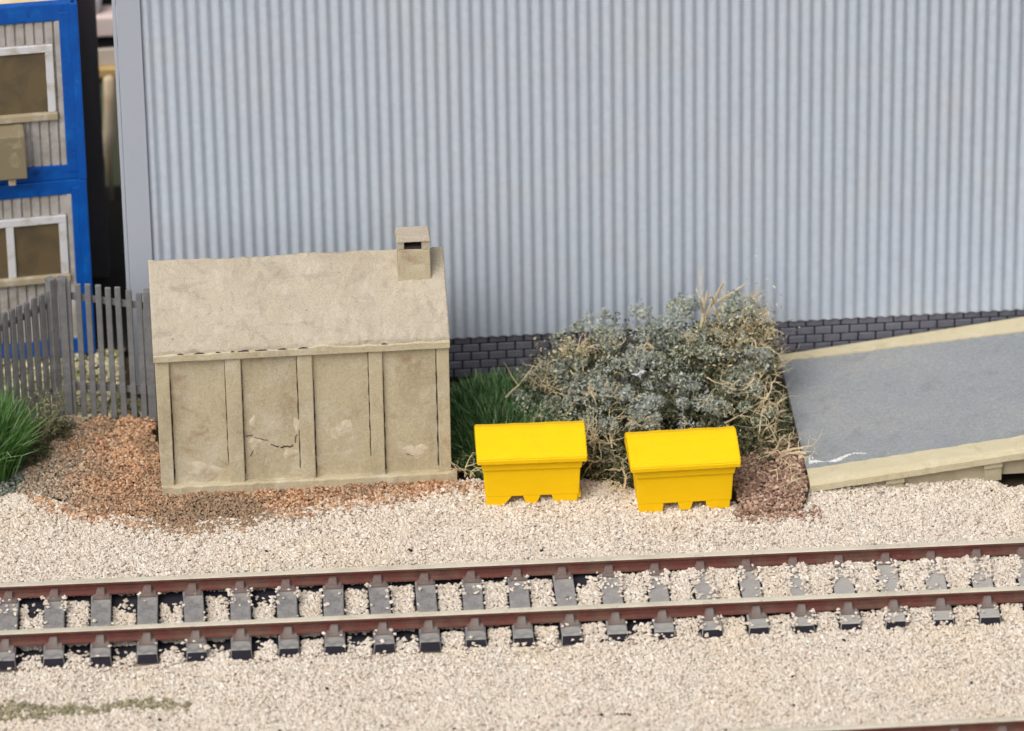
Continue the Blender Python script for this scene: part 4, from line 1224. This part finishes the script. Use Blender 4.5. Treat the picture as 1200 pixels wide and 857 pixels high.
# blades of grass
def blades(name, base, height, lean, width, mat, parent):
    n = len(base)
    a = rng.uniform(0, 6.283, n)
    w = np.stack([np.cos(a), np.sin(a), 0 * a], 1) * width[:, None]
    p0 = base
    p1 = base + lean * 0.35 * height[:, None] + np.array([0, 0, 1]) * (height * 0.55)[:, None]
    p2 = base + lean * height[:, None] + np.array([0, 0, 1]) * (height * (1 - 0.35 * np.linalg.norm(lean, axis=1)))[:, None]
    v = np.stack([p0 - w, p0 + w, p1 - w * 0.75, p1 + w * 0.75, p2], 1).reshape(-1, 3)
    i = np.arange(n)[:, None] * 5
    f = (i + np.array([[0, 1, 3, 0, 3, 2, 2, 3, 4]])).ravel()
    o = raw_mesh(name, v, f, 3, mat)
    return vpar(o, parent)
def clump(nm, label, cx, cy, rx, ry, n, h0, h1, mat, ln=0.5, straight=None):
    root = empty(nm, (cx, cy, 0))
    tag(root, label, 'grass')
    r_ = np.sqrt(rng.uniform(0, 1, n)); t = rng.uniform(0, 6.283, n)
    b = np.stack([cx + rx * r_ * np.cos(t), cy + ry * r_ * np.sin(t), np.full(n, -0.02)], 1)
    lean = np.stack([np.cos(t) * r_ * ln * 0.7 + rng.normal(0, 0.18, n), np.sin(t) * r_ * ln * 0.7 + rng.normal(0, 0.18, n), 0 * t], 1)
    h = rng.uniform(h0, h1, n) * (1 - 0.35 * r_)
    if straight is not None: h = straight(b, h)
    blades('blades', b, h, lean, rng.uniform(0.009, 0.020, n), mat, root)
    return root
clump('grass_tuft', 'tall bright green grass tuft at the left edge before the fence', -7.86, 5.0, 0.50, 0.50, 3600, 0.75, 1.85, M['grass'], 0.45)
bm = bmesh.new()
gr = clump('grass_clump', 'dark green grass clump between concrete hut and yellow bin', 0.25, 5.3, 1.05, 1.45, 6800, 0.34, 0.74, M['darkgrass'], 0.7)
rnd = random.Random(31)
bm2 = bmesh.new()
for i in range(3):
    twig(bm2, (-0.42 + 0.08 * i, 3.95, 0.05), (rnd.gauss(-0.1, 0.2), -0.1, 1), 0.55, 0.012, 2, rnd)
twig(bm2, (0.35, 5.6, 0.5), (0.9, 0.2, 0.8), 0.7, 0.016, 1, rnd, wig=0.08)
vpar(done('dry_stalks', bm2, M['straw']), gr)['kind'] = 'stuff'
bm.free()

# sprig by the fence corner
sp = empty('weed_sprig', (-6.95, 5.9, 0))
tag(sp, 'pale thin weed sprig beside grey fence corner post', 'weed')
bm = bmesh.new()
rnd = random.Random(3)
for i in range(8):
    twig(bm, (-7.05 + rnd.uniform(-0.12, 0.12), 5.75 + rnd.uniform(-0.15, 0.15), 0.0), (rnd.uniform(-0.2, 0.6), rnd.gauss(0, 0.2), 1), rnd.uniform(0.5, 0.8), 0.010, 2, rnd, spread=0.5, wig=0.14)
vpar(done('stalks', bm, M['palewood']), sp)['kind'] = 'stuff'
n = 420
p = np.stack([rng.normal(-6.9, 0.17, n), rng.normal(5.8, 0.15, n), rng.uniform(0.25, 0.85, n)], 1)
vpar(leaves('foliage', p, rng.uniform(0.03, 0.06, n), M['palewood'], slim=0.22), sp)
fb = empty('low_bush', (-6.75, 6.15, 0))
tag(fb, 'small dark grey green bush at the foot of the fence corner', 'bush')
pts = crown_points([(-6.85, 6.0, 0.06, 0.36, 0.30, 0.22), (-7.15, 5.35, 0.05, 0.30, 0.42, 0.24)], 2600, 6, hole=0.7)
vpar(leaves('foliage', pts, rng.uniform(0.025, 0.07, len(pts)), M['weed']), fb)

# scrap caught on the shrub
bm = bmesh.new()
rnd = random.Random(2)
for i in range(3):
    o = Vector((2.42 + 0.05 * i, 5.30, 0.98 + 0.02 * i))
    pts_ = [o + Vector((rnd.gauss(0, 0.035), rnd.gauss(0, 0.02), rnd.gauss(0, 0.035))) for _ in range(6)]
    vv = [bm.verts.new(q) for q in pts_]
    bmesh.ops.convex_hull(bm, input=vv)
tag(done('plastic_scrap', bm, M['offwhite']), 'tiny crumpled white plastic scrap caught on the grey green shrub', 'scrap')
